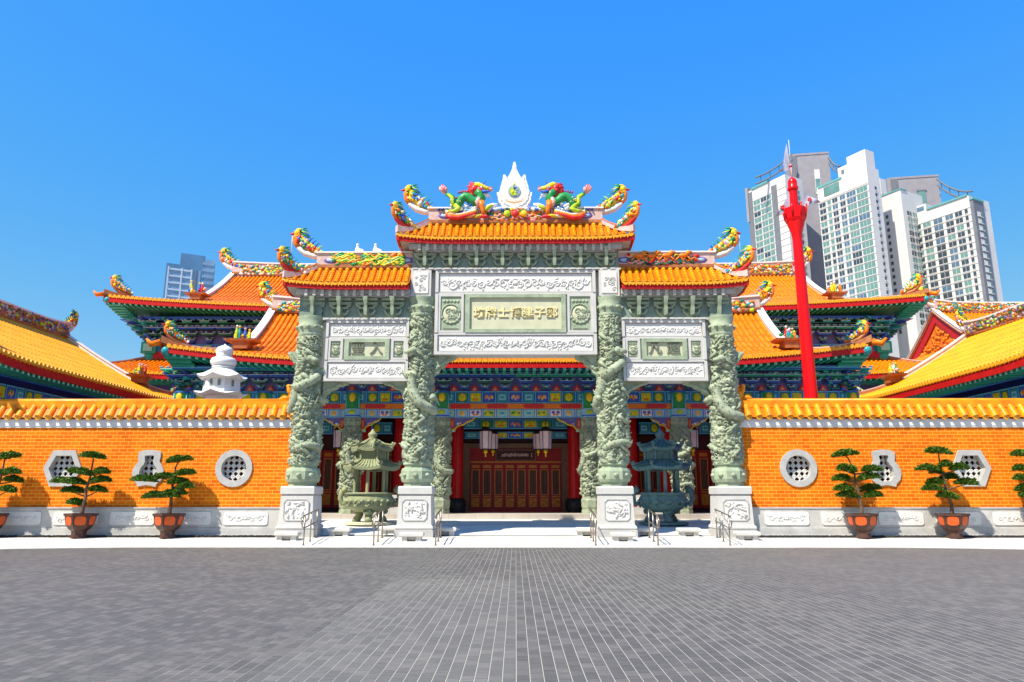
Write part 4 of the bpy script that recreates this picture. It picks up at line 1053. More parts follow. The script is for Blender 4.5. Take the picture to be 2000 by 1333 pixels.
pB = [(1140, 412, 80), (935, 536, 80), (1040, 520, 75), (1185, 497, 66), (1150, 552, 70), (1205, 580, 48), (1010, 638, 68), (1110, 630, 60), (1180, 620, 40)]
tB = [(1112, 735), (1116, 690), (1114, 640), (1118, 590), (1110, 550), (1125, 500), (1122, 460), (1136, 430)]
pC = [(775, 408, 90), (735, 505, 42), (790, 512, 48), (930, 512, 68), (740, 570, 58), (905, 562, 72), (745, 636, 64), (930, 636, 72), (765, 682, 74), (930, 680, 62)]
tC = [(842, 790), (846, 740), (832, 690), (836, 640), (818, 590), (822, 540), (806, 480), (786, 430)]
pD = [(1420, 392, 86), (1450, 482, 46), (1320, 506, 70), (1400, 524, 40), (1530, 500, 62), (1490, 562, 60), (1370, 595, 50), (1330, 636, 60), (1580, 598, 75), (1430, 686, 66)]
tD = [(1464, 790), (1468, 740), (1452, 690), (1446, 640), (1440, 590), (1430, 540), (1424, 480), (1422, 420)]
def pot_x(px): return (px - 1007) / F / 1.022 * BY
bonsai(pot_x(161), BY, pA, 'bonsai partly covering the hexagonal window left of the gateway', 1, tA, 540, 745, 3.333)
bonsai(pot_x(333), BY, pB, 'bonsai with one long low branch in front of the left vase window', 2, tB, 1112, 745, 3.333)
bonsai(pot_x(1677), BY, pC, 'bonsai with stacked pads beside the vase window right of the gateway', 3, tC, 842, 800, 3.571)
bonsai(pot_x(1852), BY, pD, 'bonsai spreading beneath the hexagonal window right of the gateway', 4, tD, 1464, 800, 3.571)
bonsai(pot_x(-15), BY, [(a + 8, b, c) for a, b, c in pA], 'bonsai half out of view at the far left edge of the photo', 5, tA, 540, 745, 3.333)
bonsai(pot_x(2030), BY, pC, 'bonsai mostly out of view at the far right edge of the photo', 6, tC, 842, 800, 3.571)

# ------------------------------------------------------------------ incense burners
def burner(x, y, m, label, plinth):
    z = cy_z(y) + .004
    root = thing('incense_burner', label, 'incense burner', (x, y, z), 0, 'pagoda shaped incense burners')
    q = MB(); q.lathe(x, y, [(1.0, z), (1.0, z + .08), (.94, z + .1)], plinth, 24, False); q.build('plinth', root)
    z += .1
    for k in range(3):
        a = math.radians(-90 + 120 * k + 8); l = MB()
        c, s = math.cos(a), math.sin(a)
        l.tube([(x + c * .62, y + s * .62, z), (x + c * .6, y + s * .6, z + .12), (x + c * .48, y + s * .48, z + .28), (x + c * .6, y + s * .6, z + .5)], [.2, .16, .16, .26], m, 8)
        l.ell((x + c * .72, y + s * .72, z + .42), (.12, .12, .12), m, 7, 5); l.build('leg', root)
    b = MB()
    b.lathe(x, y, [(.2, z + .38), (.6, z + .4), (.86, z + .58), (.97, z + .82), (.98, z + .95), (.90, z + 1.05), (.90, z + 1.09), (.97, z + 1.1), (.97, z + 1.18), (.84, z + 1.18), (.8, z + 1.1)], m, 28)
    for k in range(22):
        a = 2 * math.pi * k / 22; b.ell((x + math.cos(a) * .96, y + math.sin(a) * .96, z + .84), (.1, .1, .08), m, 6, 4)
    for k in range(12):
        a = 2 * math.pi * (k + .3) / 12; b.tube([(x + math.cos(a + e) * (.965 - .02 * abs(e)), y + math.sin(a + e) * .965, z + .70 + .1 * math.sin(e * 20)) for e in (-.15, -.08, 0, .08, .15)], .04, m, 5)
    bowl = b.build('bowl', root)
    q = MB(); q.lathe(x, y, [(.82, z + 1.12), (.3, z + 1.14)], 'gravel_dark', 20); q.build('ash', bowl)
    for s in (-1, 1):
        h = MB(); X = x + s * .98
        h.tube([(X - s * .06, y, z + .75), (X + s * .16, y, z + .72), (X + s * .26, y, z + .95), (X + s * .2, y, z + 1.22), (X + s * .05, y, z + 1.3), (X + s * .12, y, z + 1.48)], [.1, .1, .11, .12, .1, .03], m, 7)
        h.ell((X + s * .1, y - .05, z + 1.28), (.14, .13, .13), m, 7, 5)
        for k in range(5): h.tube([(X + s * .2, y, z + .85 + .1 * k), (X + s * .36, y - .04, z + .9 + .1 * k)], [.06, .015], m, 4)
        h.build('dragon_handle', root)
    for k in range(6):
        a = math.radians(30 + 60 * k); c = MB()
        c.lathe(x + math.cos(a) * .68, y + math.sin(a) * .68, [(.09, z + 1.14), (.075, z + 1.22), (.07, z + 2.05), (.09, z + 2.12)], m, 10); c.build('post', root)
    def roof(z0, r, h, rt, rise):
        o = MB(); n = 6
        for k in range(n):
            a0 = math.radians(60 * k)
            c0 = [x, y]
            vs = []; fs = []; st = 10
            for i in range(st + 1):
                f = i / st; e = abs(f - .5) * 2
                a = a0 + math.radians(60) * f
                R0 = r / math.cos(math.radians(30)) * (math.cos(math.radians(30)) / math.cos(a - a0 - math.radians(30))) * (1 + .03 * e ** 4)
                R1 = rt
                for t in (0, .35, .7, 1):
                    rr = lerp(R0, R1, t ** .8); zz = z0 + h * (t ** 1.5) + rise * e ** 3 * (1 - t)
                    vs.append((x + rr * math.cos(a), y + rr * math.sin(a), zz))
                vs.append((x + R0 * .99 * math.cos(a), y + R0 * .99 * math.sin(a), z0 - .12 + rise * e ** 3)); vs.append((x + rt * math.cos(a), y + rt * math.sin(a), z0 - .1))
            for i in range(st):
                q_ = i * 6
                for j in range(3): fs.append((q_ + j, q_ + 6 + j, q_ + 7 + j, q_ + j + 1))
                fs.append((q_ + 4, q_ + 10, q_ + 6, q_)); fs.append((q_ + 5, q_ + 11, q_ + 10, q_ + 4))
            o.add(vs, fs, m)
            for i in range(1, 7):   # tile rolls
                f = i / 7; a = a0 + math.radians(60) * f
                R0 = r / math.cos(a - a0 - math.radians(30)); e = abs(f - .5) * 2
                pts_ = []
                for t in (0, .5, 1):
                    rr = lerp(R0, rt, t ** .8); pts_.append((x + rr * math.cos(a), y + rr * math.sin(a), z0 + h * t ** 1.5 + rise * e ** 3 * (1 - t) + .01))
                o.tube(pts_, .028, m, 5)
            a = a0; R0 = r / math.cos(math.radians(30)) * 1.03
            o.tube([(x + rt * math.cos(a), y + rt * math.sin(a), z0 + h + .02), (x + lerp(R0, rt, .5) * math.cos(a), y + lerp(R0, rt, .5) * math.sin(a), z0 + h * .42 + .04), (x + R0 * math.cos(a), y + R0 * math.sin(a), z0 + rise + .04), (x + (R0 + .08) * math.cos(a), y + (R0 + .08) * math.sin(a), z0 + rise + .16)], [.05, .05, .06, .04], m, 6)
            o.ell((x + R0 * .96 * math.cos(a), y + R0 * .96 * math.sin(a), z0 + rise + .12), (.07, .07, .08), m, 6, 4)
        return o
    roof(z + 2.2, 1.02, .32, .62, .1).build('lower_roof', root)
    d = MB(); d.stack(x, y, [(z + 2.14, .66, .66), (z + 2.98, .62, .62)], m, 6, 0)
    for k in range(6):
        a = math.radians(60 * k); d.lathe(x + math.cos(a) * .66, y + math.sin(a) * .66, [(.06, z + 2.4), (.06, z + 2.95)], m, 8)
    d.build('drum', root)
    roof(z + 2.98, .76, .40, .12, .1).build('upper_roof', root)
    f = MB(); f.lathe(x, y, [(.2, z + 3.3), (.24, z + 3.38), (.14, z + 3.46), (.2, z + 3.54), (.19, z + 3.62), (.1, z + 3.7), (.05, z + 3.78), (.0, z + 3.84)], m, 14); f.build('finial', root)
burner(-6.05, 30.7, 'bronze_sunlit', 'yellow-green pagoda shaped incense burner in sunlight between the left dragon columns', 'stone_plaque')
burner(6.1, 30.7, 'bronze_shaded', 'blue-green pagoda shaped incense burner in shade between the right dragon columns', 'bronze_shaded')  # plinth painted in the shaded bronze tone as well

# ------------------------------------------------------------------ handrails and low stone blocks
def handrail(x, label):
    root = thing('handrail', label, 'handrail', (x, 24.3, .02), 0, 'short brown handrails on the entrance ramp')
    def gz(y): return .016 + (y - 24.05) / 1.7 * .175
    for y in (24.3, 25.05, 25.8):
        m = MB(); m.tube([(x, y, gz(y)), (x, y, gz(y) + .93)], .024, 'steel_rail', 8); m.lathe(x, y, [(.06, gz(y)), (.06, gz(y) + .015)], 'steel_rail', 10); m.build('post', root)
    for nm, h in (('top_rail', .95), ('middle_rail', .55)):
        m = MB(); P = [(x, 25.9, gz(25.9) + h), (x, 24.2, gz(24.2) + h)]
        if nm == 'top_rail': P += [(x, 24.05, gz(24.1) + h - .06), (x, 23.98, gz(24) + h - .2), (x, 24.05, gz(24.1) + h - .34), (x, 24.2, gz(24.2) + .56)]
        m.tube(P, .022, 'steel_rail', 8); m.build(nm, root)
hr = [(-6.9, 'handrail next to the outer left dragon column'), (-4.62, 'handrail on the outer side of the inner left dragon column'), (-2.6, 'handrail at the left of the wide central ramp'),
      (2.6, 'handrail at the right of the wide central ramp'), (4.62, 'handrail on the outer side of the inner right dragon column'), (6.95, 'handrail next to the outer right dragon column')]
for x, l in hr: handrail(x, l)
def block(x, y, label, rz=0):
    z = cy_z(y) if y > 26.6 else .016 + max(0, (y - 24.05)) / 1.7 * .175
    root = thing('stone_block', label, 'stone block', (x, y, z), rz, 'low white stone blocks around the columns')
    m = MB(); m.stack(0, 0, [(.13, .36, .22), (.17, .40, .25), (.24, .40, .25), (.28, .36, .21)], 'stone_white'); m.build('top_slab', root, False)
    m = MB()
    for s in (-1, 1): m.stack(s * .24, 0, [(-.02, .10, .17), (.13, .08, .16)], 'stone_white')
    m.box(-.2, .2, -.08, .08, .02, .12, 'stone_grey'); m.build('foot', root, False)
for x, y, l in ((-7.75, 25.35, 'low white block before the outer left column pedestal'), (-6.35, 26.9, 'low white block behind the handrail near the outer left column'), (-4.45, 26.6, 'low white block against the left side of the inner left pedestal'),
                (-3.5, 25.2, 'low white block before the inner left column pedestal'), (-2.55, 27., 'low white block at the inner edge of the inner left pedestal'), (2.55, 26.9, 'low white block at the inner edge of the inner right pedestal'), (3.6, 25.2, 'low white block before the inner right column pedestal'),
                (4.6, 26.9, 'low white block against the right side of the inner right pedestal'), (6.2, 26.8, 'low white block beside the outer right handrail'), (7.85, 25.4, 'low white block before the outer right column pedestal')):
    block(x, y, l)

# ------------------------------------------------------------------ white stone pagoda and red flagpole behind the wall
def pagoda():
    x, y = at(433, 740, 29.)[0], 29.
    z0 = cy_z(y)
    root = thing('stone_pagoda', 'white stone pagoda lantern with bulbous finial rising behind the left wall', 'pagoda', (x, y, z0))
    b = MB(); b.stack(x, y, [(z0, 1.1, 1.1), (z0 + .4, 1.1, 1.1), (z0 + .4, .7, .7), (4.1, .62, .62)], 'plaster', 6, 0); b.build('shaft', root)
    r6 = 0
    for nm, zz, r in (('lower_storey', 4.1, .86), ('upper_storey', 5.68, .90)):
        m = MB(); m.stack(x, y, [(zz, r * .86, r * .86), (zz + (1.5 if zz < 5 else .62), r * .82, r * .82)], 'plaster', 6, .0)
        o = m.build(nm, root)
        w = MB()
        for k in range(6):
            a = R(30 + 60 * k); d = r * .86 * .866 + .004; c, s = math.cos(a), math.sin(a)
            zc = zz + (.36 if zz > 5 else .85)
            for u in ((0,) if k % 2 else (-.16, .16)):
                w.add([(x + c * d - s * (u + e), y + s * d + c * (u + e), zc + h) for e, h in ((-.06, -.13), (.06, -.13), (.06, .1), (0, .15), (-.06, .1))], [(0, 1, 2, 3, 4)], 'stone_shadow')
        w.build('window', o)
    for zz, r, h in ((5.58, 1.04, .2), (6.26, .98, .48)):
        m = MB(); vs = []; fs = []
        for i in range(36):
            a = 2 * math.pi * i / 36; e = abs((i % 6) / 6 - 0.) ; e = abs(((i + 3) % 6) - 3) / 3
            R0 = r * (.88 + .12 * e)
            for t, rr, dz in ((0, R0 * .9, -.05 + .1 * e * e), (1, R0, .02 + .12 * e * e), (2, lerp(R0, .5, .5), .06 + h * .3), (3, .5 if zz < 6 else .3, h)):
                vs.append((x + rr * math.cos(a), y + rr * math.sin(a), zz + dz))
        for i in range(36):
            for j in range(3): fs.append((i * 4 + j, ((i + 1) % 36) * 4 + j, ((i + 1) % 36) * 4 + j + 1, i * 4 + j + 1))
        fs.append(tuple(i * 4 for i in range(36))[::-1]); fs.append(tuple(i * 4 + 3 for i in range(36)))
        m.add(vs, fs, 'plaster'); m.build('eave_roof', root)
    m = MB(); m.lathe(x, y, [(.36, 6.66), (.44, 6.72), (.44, 6.76), (.38, 6.77), (.48, 6.84), (.52, 6.96), (.46, 7.10), (.30, 7.17), (.26, 7.19), (.31, 7.21), (.31, 7.24), (.28, 7.25), (.335, 7.33), (.345, 7.43), (.28, 7.56), (.12, 7.64), (.06, 7.66), (.0, 7.74)], 'plaster', 24); m.build('finial', root)
pagoda()
def flagpole():
    y = 30.
    P = lambda px, py: (lambda q: (q[0], y, q[1]))(at(px, py, y))
    b = P(1581, 782); t = P(1549, 355); x = (b[0] + t[0]) / 2
    root = thing('flagpole', 'tall glossy red flagpole with a lookout basket near its top', 'flagpole', (x, y, .35))
    zz = lambda py: P(1560, py)[2]
    m = MB(); m.lathe(x, y, [(.42, .35), (.42, .7), (.31, .75), (.275, zz(780)), (.205, zz(470)), (.16, zz(355))], 'paint_red', 24); m.build('pole', root)
    m = MB(); n = 10
    m.lathe(x, y, [(.20, zz(470)), (.24, zz(455)), (.36, zz(440)), (.38, zz(434))], 'paint_red', 20)
    m.stack(x, y, [(zz(436), .40, .40), (zz(430), .46, .46), (zz(428), .46, .46)], 'paint_red', 8, .2)
    for k in range(8):
        a = .2 + k * math.pi / 4; q = (x + .48 * math.cos(a), y + .48 * math.sin(a))
        m.tube([(x + .42 * math.cos(a), y + .42 * math.sin(a), zz(430)), (q[0], q[1], zz(415)), (x + .51 * math.cos(a), y + .51 * math.sin(a), zz(404))], [.05, .05, .035], 'paint_red', 5)
    m.stack(x, y, [(zz(428), .44, .44), (zz(410), .49, .49), (zz(410), .43, .43), (zz(426), .39, .39)], 'paint_red', 8, .2)
    m.build('lookout_basket', root)
    m = MB(); m.lathe(x, y, [(.19, zz(374)), (.23, zz(372)), (.23, zz(368)), (.19, zz(366)), (.2, zz(360)), (.18, zz(354)), (.1, zz(350)), (.04, zz(348))], 'paint_red', 16); m.build('cap', root)
    m = MB(); m.tube([(x, y, zz(352)), (x, y, zz(322))], [.03, .025], 'c_pink', 6); m.ell((x, y, zz(326)), (.09, .06, .05), 'c_red', 7, 4)
    m.tube([(x, y, zz(322)), (x, y, zz(275))], [.02, .012], 'metal_pale', 6); m.build('spire', root)
    def flag(pts_, label, mark=None):
        r = thing('flag', label, 'flag', (x, y, pts_[0][2]), 0, 'pale pennants on the red flagpole')
        f = MB(); vs = []; fs = []; A, B, C = [Vector(p) for p in pts_]; n = 8
        for i in range(n + 1):
            for j in range(n + 1):
                u, v = i / n, j / n
                q = A.lerp(B, v).lerp(C, u) + Vector((0, .06 * math.sin(u * 6 + v * 2), 0))
                vs.append(tuple(q))
        for i in range(n):
            for j in range(n): k = i * (n + 1) + j; fs.append((k, k + 1, k + n + 2, k + n + 1))
        k = len(vs); vs += [(a, b_ + .012, c) for a, b_, c in vs]; fs += [tuple(q + k for q in f_)[::-1] for f_ in fs]
        f.add(vs, fs, 'flag_cloth', True); f.build('cloth', r)
        if mark:
            c_ = MB()
            for a in range(5): c_.ell((mark[0] + .06 * math.cos(a * 1.256), mark[1] - .09, mark[2] + .06 * math.sin(a * 1.256)), (.05, .02, .05), 'c_red', 6, 4)
            c_.build('emblem', r)
    flag((P(1544, 376), P(1540, 414), P(1514, 424)), 'pale drooping flag with red mark left of the basket on the red pole', P(1526, 408))
    flag((P(1571, 378), P(1571, 404), P(1601, 396)), 'pale triangular flag with red mark right of the basket on the red pole', P(1579, 393))
    flag((P(1536, 282), P(1546, 336), P(1526, 336)), 'tall grey pennant hanging at the tip of the red flagpole')
flagpole()

# ------------------------------------------------------------------ temple halls
def painted_beam(mb, x0, x1, z0, z1, y, seed, unit=2.2, tones=('c_teal', 'c_green', 'c_blue'), light=False):
    """polychrome beam: framed cartouches, flowers and bands, each piece a few mm proud of the one below"""
    rg = random.Random(seed); h = z1 - z0
    mb.box(x0, x1, y, y + .3, z0, z1, 'c_navy' if not light else 'c_sky')
    mb.box(x0, x1, y - .012, y - .002, z0 + .01, z0 + h * .10, 'c_cyan'); mb.box(x0, x1, y - .012, y - .002, z1 - h * .10, z1 - .01, 'c_cyan')
    n = max(3, int((x1 - x0) / unit * 4)) | 1
    w = (x1 - x0) / n
    for i in range(n):
        a = x0 + i * w; k = min(i, n - 1 - i) % 4; cz = (z0 + z1) / 2; cx = a + w / 2
        if i: 
            mb.box(a - .05, a - .017, y - .024, y - .002, z0, z1, 'c_blue'); mb.box(a - .016, a + .016, y - .03, y - .002, z0, z1, 'c_cyan' if not light else 'c_white'); mb.box(a + .017, a + .05, y - .024, y - .002, z0, z1, 'c_blue')
        if i == n // 2 or k == 3:
            mb.box(a + .08, a + w - .08, y - .015, y - .002, z0 + h * .16, z1 - h * .16, 'c_blue' if not light else 'c_lime')
            for q in range(max(3, int(w / .12))):
                f = (q + .5) / max(3, int(w / .12)); mb.ell((lerp(a + .12, a + w - .12, f), y - .018, cz + h * .1 * math.sin(q * 2.3)), (.055, .012, h * .16), rg.choice(['c_orange', 'c_yellow', 'c_pink']) if not light else rg.choice(['c_yellow', 'c_green']), 6, 4)
        elif k == 1:
            mb.box(a + .07, a + w - .07, y - .015, y - .002, z0 + h * .16, z1 - h * .16, 'c_green' if not light else 'c_sky')
            mb.ell((cx, y - .02, cz), (min(w * .3, h * .36), .014, h * .32), 'c_yellow', 10, 4); mb.ell((cx, y - .034, cz), (h * .16, .01, h * .16), 'c_lime' if not light else 'c_pink', 8, 4)
        elif k == 2:
            mb.box(a + .07, a + w - .07, y - .015, y - .002, z0 + h * .16, z1 - h * .16, 'c_lime' if not light else 'c_white')
            for s in (-1, 1):
                mb.ell((cx + s * w * .18, y - .02, cz + h * .1), (w * .14, .014, h * .2), 'c_yellow' if not light else 'c_purple', 8, 4); mb.ell((cx + s * w * .1, y - .02, cz - h * .18), (w * .1, .014, h * .12), 'c_orange', 8, 4)
        else:
            mb.box(a + .07, a + w - .07, y - .015, y - .002, z0 + h * .16, z1 - h * .16, 'c_teal' if not light else 'c_mint')
            mb.box(cx - w * .25, cx + w * .25, y - .025, y - .016, cz - h * .2, cz + h * .2, 'c_sky'); mb.box(cx - w * .17, cx + w * .17, y - .032, y - .026, cz - h * .1, cz + h * .1, 'c_teal')

def bracket_set(name, parent, k=1., cols=('c_blue', 'c_dgreen', 'c_blue', 'c_jade')):
    """one painted bracket cluster, origin at its foot on the wall plane, growing out towards -y"""
    mb = MB()
    for t in range(4):
        z = .36 * t * k; o = .30 * t * k; w = (.20 + .22 * t) * k
        m = cols[t % len(cols)]
        mb.box(-w, w, -o - .16 * k, -o + .12 * k, z + .10 * k, z + .24 * k, m)
        mb.box(-w, w, -o - .165 * k, -o - .161 * k, z + .21 * k, z + .24 * k, 'c_white')
        mb.box(-.08 * k, .08 * k, -o - .36 * k, .1 * k, z + .245 * k, z + .36 * k, cols[(t + 1) % len(cols)])
        mb.ell((0, -o - .38 * k, z + .26 * k), (.07 * k, .07 * k, .05 * k), 'c_mint', 6, 4)
        nb = 2 + t
        for i in range(nb):
            x = lerp(-w, w, i / (nb - 1))
            mb.stack(x, -o - .03 * k, [(z + .245 * k, .06 * k, .07 * k), (z + .36 * k, .10 * k, .10 * k)], cols[(t + i) % len(cols)])
            mb.box(x - .10 * k, x + .10 * k, -o - .139 * k, -o - .134 * k, z + .32 * k, z + .362 * k, 'c_sky')
    mb.box(-.14 * k, .14 * k, -.2 * k, .1 * k, -.02, .10 * k, 'c_navy')
    return mb.build(name, parent, False)
def bracket_row(parent, xs_, y, z, k=1., seed=0, face=-1):
    a = bracket_set('bracket_cluster', parent, k); b = bracket_set('bracket_cluster', parent, k, ('c_dgreen', 'c_blue', 'c_jade', 'c_teal'))
    L = root_of(parent).location
    used = [False, False]
    for i, x in enumerate(xs_):
        s = (a, b)[i % 2]
        if not used[i % 2]: o = s; used[i % 2] = True
        else: o = s.copy(); col.objects.link(o)
        o.location = (x - L[0], y - L[1], z - L[2])
def corner_bracket(mb, x, y, z, h, r0, r1):
    cols_ = ('c_jade', 'c_blue', 'c_dgreen', 'c_teal', 'c_navy')
    n = 5
    for t in range(n):
        r = lerp(r0, r1, t / (n - 1)); a, b = z + h * t / n, z + h * (t + .5) / n
        for w_, q in ((r, .09), (.09, r)): mb.box(x - w_, x + w_, y - q, y + q, a, b, cols_[t])
        for e in (-1, 1):
            for g_ in (-1, 1): mb.tube([(x, y, a + .05), (x + e * r * .8, y + g_ * r * .8, b + .02 - q * .0)], [.09, .07], cols_[(t + 1) % n], 5)
        k = 3 + t
        for i in range(k):
            u = lerp(-r, r, i / (k - 1))
            mb.stack(x + u, y - .5 * (r - abs(u)) - .05, [(b + .002, .06, .06), (z + h * (t + 1) / n - .004, .12, .12)], cols_[(t + i) % n])
            mb.box(x - r, x + r, y - .5 * r * (1 - i / k) - .1, y - .5 * r * (1 - i / k) - .02, b - .05, b - .001 * i - .002, cols_[(t + 2) % n])
def flame_row(mb, xs_, y, z, s=.2):
    for x in xs_:
        mb.prism([(x - s, z), (x + s, z), (x + s * .55, z + s * .9), (x, z + s * 1.5), (x - s * .55, z + s * .9)], y - .02, y, 'c_red')
        mb.prism([(x - s * .6, z + .02), (x + s * .6, z + .02), (x, z + s * 1.05)], y - .032, y - .021, 'c_orange')
        mb.ell((x, y - .035, z + s * .4), (s * .2, .012, s * .22), 'c_cyan', 6, 4)

def big_roof(root, tf, W0, Wg, D0, Dt, ze, zr, th, lift, sp, m, flat=.45, a=.65, soff=None, ridge_h=.8, gable=False, rakes=True, hips='both', orn=1., birds=True, fh=.24, rear=True, seed=1, tilesides='lr', relief=('c_yellow', 'door_gold', 'ridge_brown', 'ridge_pink', 'c_lime', 'c_dgreen', 'ridge_white', 'door_gold', 'c_orange', 'c_teal')):
    rf = Roof(tf, W0, Wg, D0, Dt, ze, zr, th, lift, flat, a)
    mb = MB(); rf.slope(mb, 'f', sp, m)
    rf.slope(mb, 'b', sp, m, ribs=False)
    for s in 'lr': rf.slope(mb, s, sp, m, ribs=s in tilesides)
    roof = mb.build('tiled_roof', root, root.rotation_euler.z == 0)
    wl = root.rotation_euler.z == 0
    f = MB(); rf.eave(f, 'f', -W0, W0, fh, 'fascia_red'); 
    for s in 'lr': rf.eave(f, s, -D0, D0, fh, 'fascia_red')
    rf.eave(f, 'b', -W0, W0, fh, 'fascia_red'); f.build('fascia', roof, wl)
    if soff:
        k = MB(); dw, ww, zw = soff
        rf.soffit(k, 'f', -W0, W0, dw, zw, 'c_dgreen', fh + .02); rf.soffit(k, 'b', -W0, W0, dw, zw, 'c_dgreen', fh + .02)
        for s in 'lr': rf.soffit(k, s, -D0, D0, ww, zw, 'c_dgreen', fh + .02)
        rf.rafters(k, 'f', -W0 + .3, W0 - .3, sp * 1.25, 1.1, .07, 'c_jade', 'c_mint', fh + .03, .02)
        for s in 'lr': rf.rafters(k, s, -D0 + .3, D0 - .3, sp * 1.25, 1.1, .07, 'c_jade', 'c_mint', fh + .03, .02)
        k.build('soffit', roof, wl)
    for sx in (-1, 1):
        for sy in (-1, 1):
            P = rf.hip_path(sx, sy, 10, .12)
            h = MB(); h.bar(P, .26, [.22] * 8 + [.24, .28, .32], 'ridge_brown'); h.bar([(x, y, z + .22) for x, y, z in P[:9]], .16, .06, 'ridge_pink'); h.build('hip_ridge', roof, wl)
            if rakes and th < 1:
                Q = rf.rake_path(sx, sy)
                h = MB(); h.bar(Q, .30, .30, 'ridge_white'); h.bar([(x, y, z + .30) for x, y, z in Q], .40, .07, 'ridge_white'); h.bar([(x, y, z + .02) for x, y, z in Q], .40, .08, 'ridge_brown'); h.build('rake_ridge', roof, wl)
            if sy < 0 and birds:
                d = Vector((P[-1][0] - P[-2][0], P[-1][1] - P[-2][1], 0)).normalized()
                h = MB(); q = P[-3]; bird(h, (q[0], q[1], q[2] + .25), (d.x, d.y), .95 * orn, random.Random(seed + sx), 'ridge_brown'); h.build('bird_ornament', roof, wl)
                h = MB(); q = P[-1]; h.tube([q, (q[0] + d.x * .4, q[1] + d.y * .4, q[2] - .12), (q[0] + d.x * .6, q[1] + d.y * .6, q[2] + .12)], [.16, .15, .05], 'tile_warm', 7)
                h.ell((q[0] - d.x * .25, q[1] - d.y * .25, q[2] - .38), (.22, .22, .22), 'c_teal', 8, 6); h.build('corner_finial', roof, wl)
                if th < 1:
                    Q = rf.rake_path(sx, sy); q = Q[-1]
                    h = MB(); h.stack(q[0], q[1] - .1, [(q[2] + .1, .32, .32), (q[2] + .4, .36, .36), (q[2] + .46, .7, .45), (q[2] + .56, .75, .48)], 'ridge_brown')
                    figurines(h, (q[0], q[1] - .1, q[2] + .55), .9 * orn, random.Random(seed * 3 + sx)); h.build('figurine_group', roof, wl)
    if ridge_h:
        r = MB(); A = tf(-Wg, 0, zr - .1); B = tf(Wg, 0, zr - .1)
        n = 16; pts_ = [tf(lerp(-Wg, Wg, i / n), 0, zr - .1 + .25 * abs(2 * i / n - 1) ** 6) for i in range(n + 1)]
        r.bar(pts_, .4, ridge_h, 'ridge_pink'); r.bar([(x, y, z + ridge_h) for x, y, z in pts_], .55, .1, 'ridge_white'); r.bar([(x, y, z + .05) for x, y, z in pts_], .55, .1, 'ridge_brown')
        rd = r.build('ridge', roof, wl)
        h = MB(); rg = random.Random(seed)
        for i in range(int(Wg * 95)):
            u = rg.uniform(-Wg * .97, Wg * .97)
            pass
            q = tf(u, -.24, zr + rg.uniform(.1, ridge_h - .12)); e = rg.uniform(.05, .12)
            h.ell(q, (e * 1.4, e * .8, e), rg.choice(relief), 6, 4)
        h.build('ridge_relief', rd, wl)
        for sx in (-1, 1):
            h = MB(); q = tf(sx * Wg, 0, zr + ridge_h * .55); e = Vector(tf(sx * (Wg + 1), 0, zr)) - Vector(tf(sx * Wg, 0, zr))
            bird(h, q, (e.x, e.y), 1.35 * orn, random.Random(seed + 20 + sx)); h.build('bird_ornament', roof, wl)
    if gable:
        d1 = lerp(D0, Dt, th)
        for sx in (-1, 1):
            g_ = MB(); X = sx * (Wg - .05)
            ol = [(-d1, rf.z(th) - .1)] + [(-lerp(d1, 0, t / 6), rf.z(lerp(th, 1, t / 6)) - .05) for t in range(7)] + [(lerp(0, d1, t / 6), rf.z(lerp(1, th, t / 6)) - .05) for t in range(1, 7)] + [(d1, rf.z(th) - .1)]
            vs = [tf(X, y, z) for y, z in ol]; g_.add(vs, [tuple(range(len(vs)))], 'tile_warm')
            X2 = sx * (Wg + .05)
            for sy in (-1, 1):   # red barge boards
                P1 = [(sy * lerp(d1, 0, t / 6), rf.z(lerp(th, 1, t / 6))) for t in range(7)]
                vs = [tf(X2, y, z - .05) for y, z in P1] + [tf(X2, y, z - .05 - .8) for y, z in P1]
                vs += [tf(X2 - sx * .09, y, z - .05) for y, z in P1] + [tf(X2 - sx * .09, y, z - .05 - .8) for y, z in P1]
                fs = []
                for i in range(6): fs += [(i, i + 1, i + 8, i + 7), (i + 14, i + 21, i + 22, i + 15), (i + 7, i + 8, i + 22, i + 21), (i, i + 14, i + 15, i + 1)]
                g_.add(vs, fs, 'fascia_red')
            for i in range(90):
                t = rg.uniform(-.75, .75); y = t * d1; zmax = rf.z(lerp(1, th, abs(t))) - 1.0; z = rg.uniform(rf.z(th) + .05, max(rf.z(th) + .1, zmax))
                g_.ell(tf(sx * (Wg + .0), y, z), (.06, .17, .13), rg.choice(['tile_warm', 'c_orange', 'tile']), 6, 4)
            g_.build('gable', roof, wl)
    return roof, rf

# entrance hall directly behind the gateway
EY = 34.4
hall = thing('entrance_hall', 'entrance hall with red doors, painted beams and golden roof right behind the gateway', 'temple hall', (0, 37.7, .81))
pl = MB(); pl.box(-20, 20, 33.2, 44, .3, .81, 'platform_stone'); pl.box(-20, 20, 33.12, 33.6, .3, .60, 'granite_pale'); pl.box(-20, 20, 33.0, 33.118, .3, .70 - .2, 'granite_pale'); pl.build('platform', hall)
tfE = lambda x, y, z: (x, y + 37.7, z)
big_roof(hall, tfE, 16.3, 13.1, 5.35, 0, 7.64, 11.2, .30, .75, .275, 'tile_warm', .35, .55, (3.0, 13.9, 7.75), .75, True, orn=.85, seed=3, fh=.26)
cols_x = [-16, -12, -7.75, -3.5, 3.5, 7.75, 12, 16]
w_ = MB()
w_.box(-16.2, -2.75, 38.2, 38.6, .81, 7.7, 'door_dark'); w_.box(2.75, 16.2, 38.2, 38.6, .81, 7.7, 'door_dark'); w_.box(-2.75, 2.75, 38.2, 38.6, 4.35, 7.7, 'door_dark')
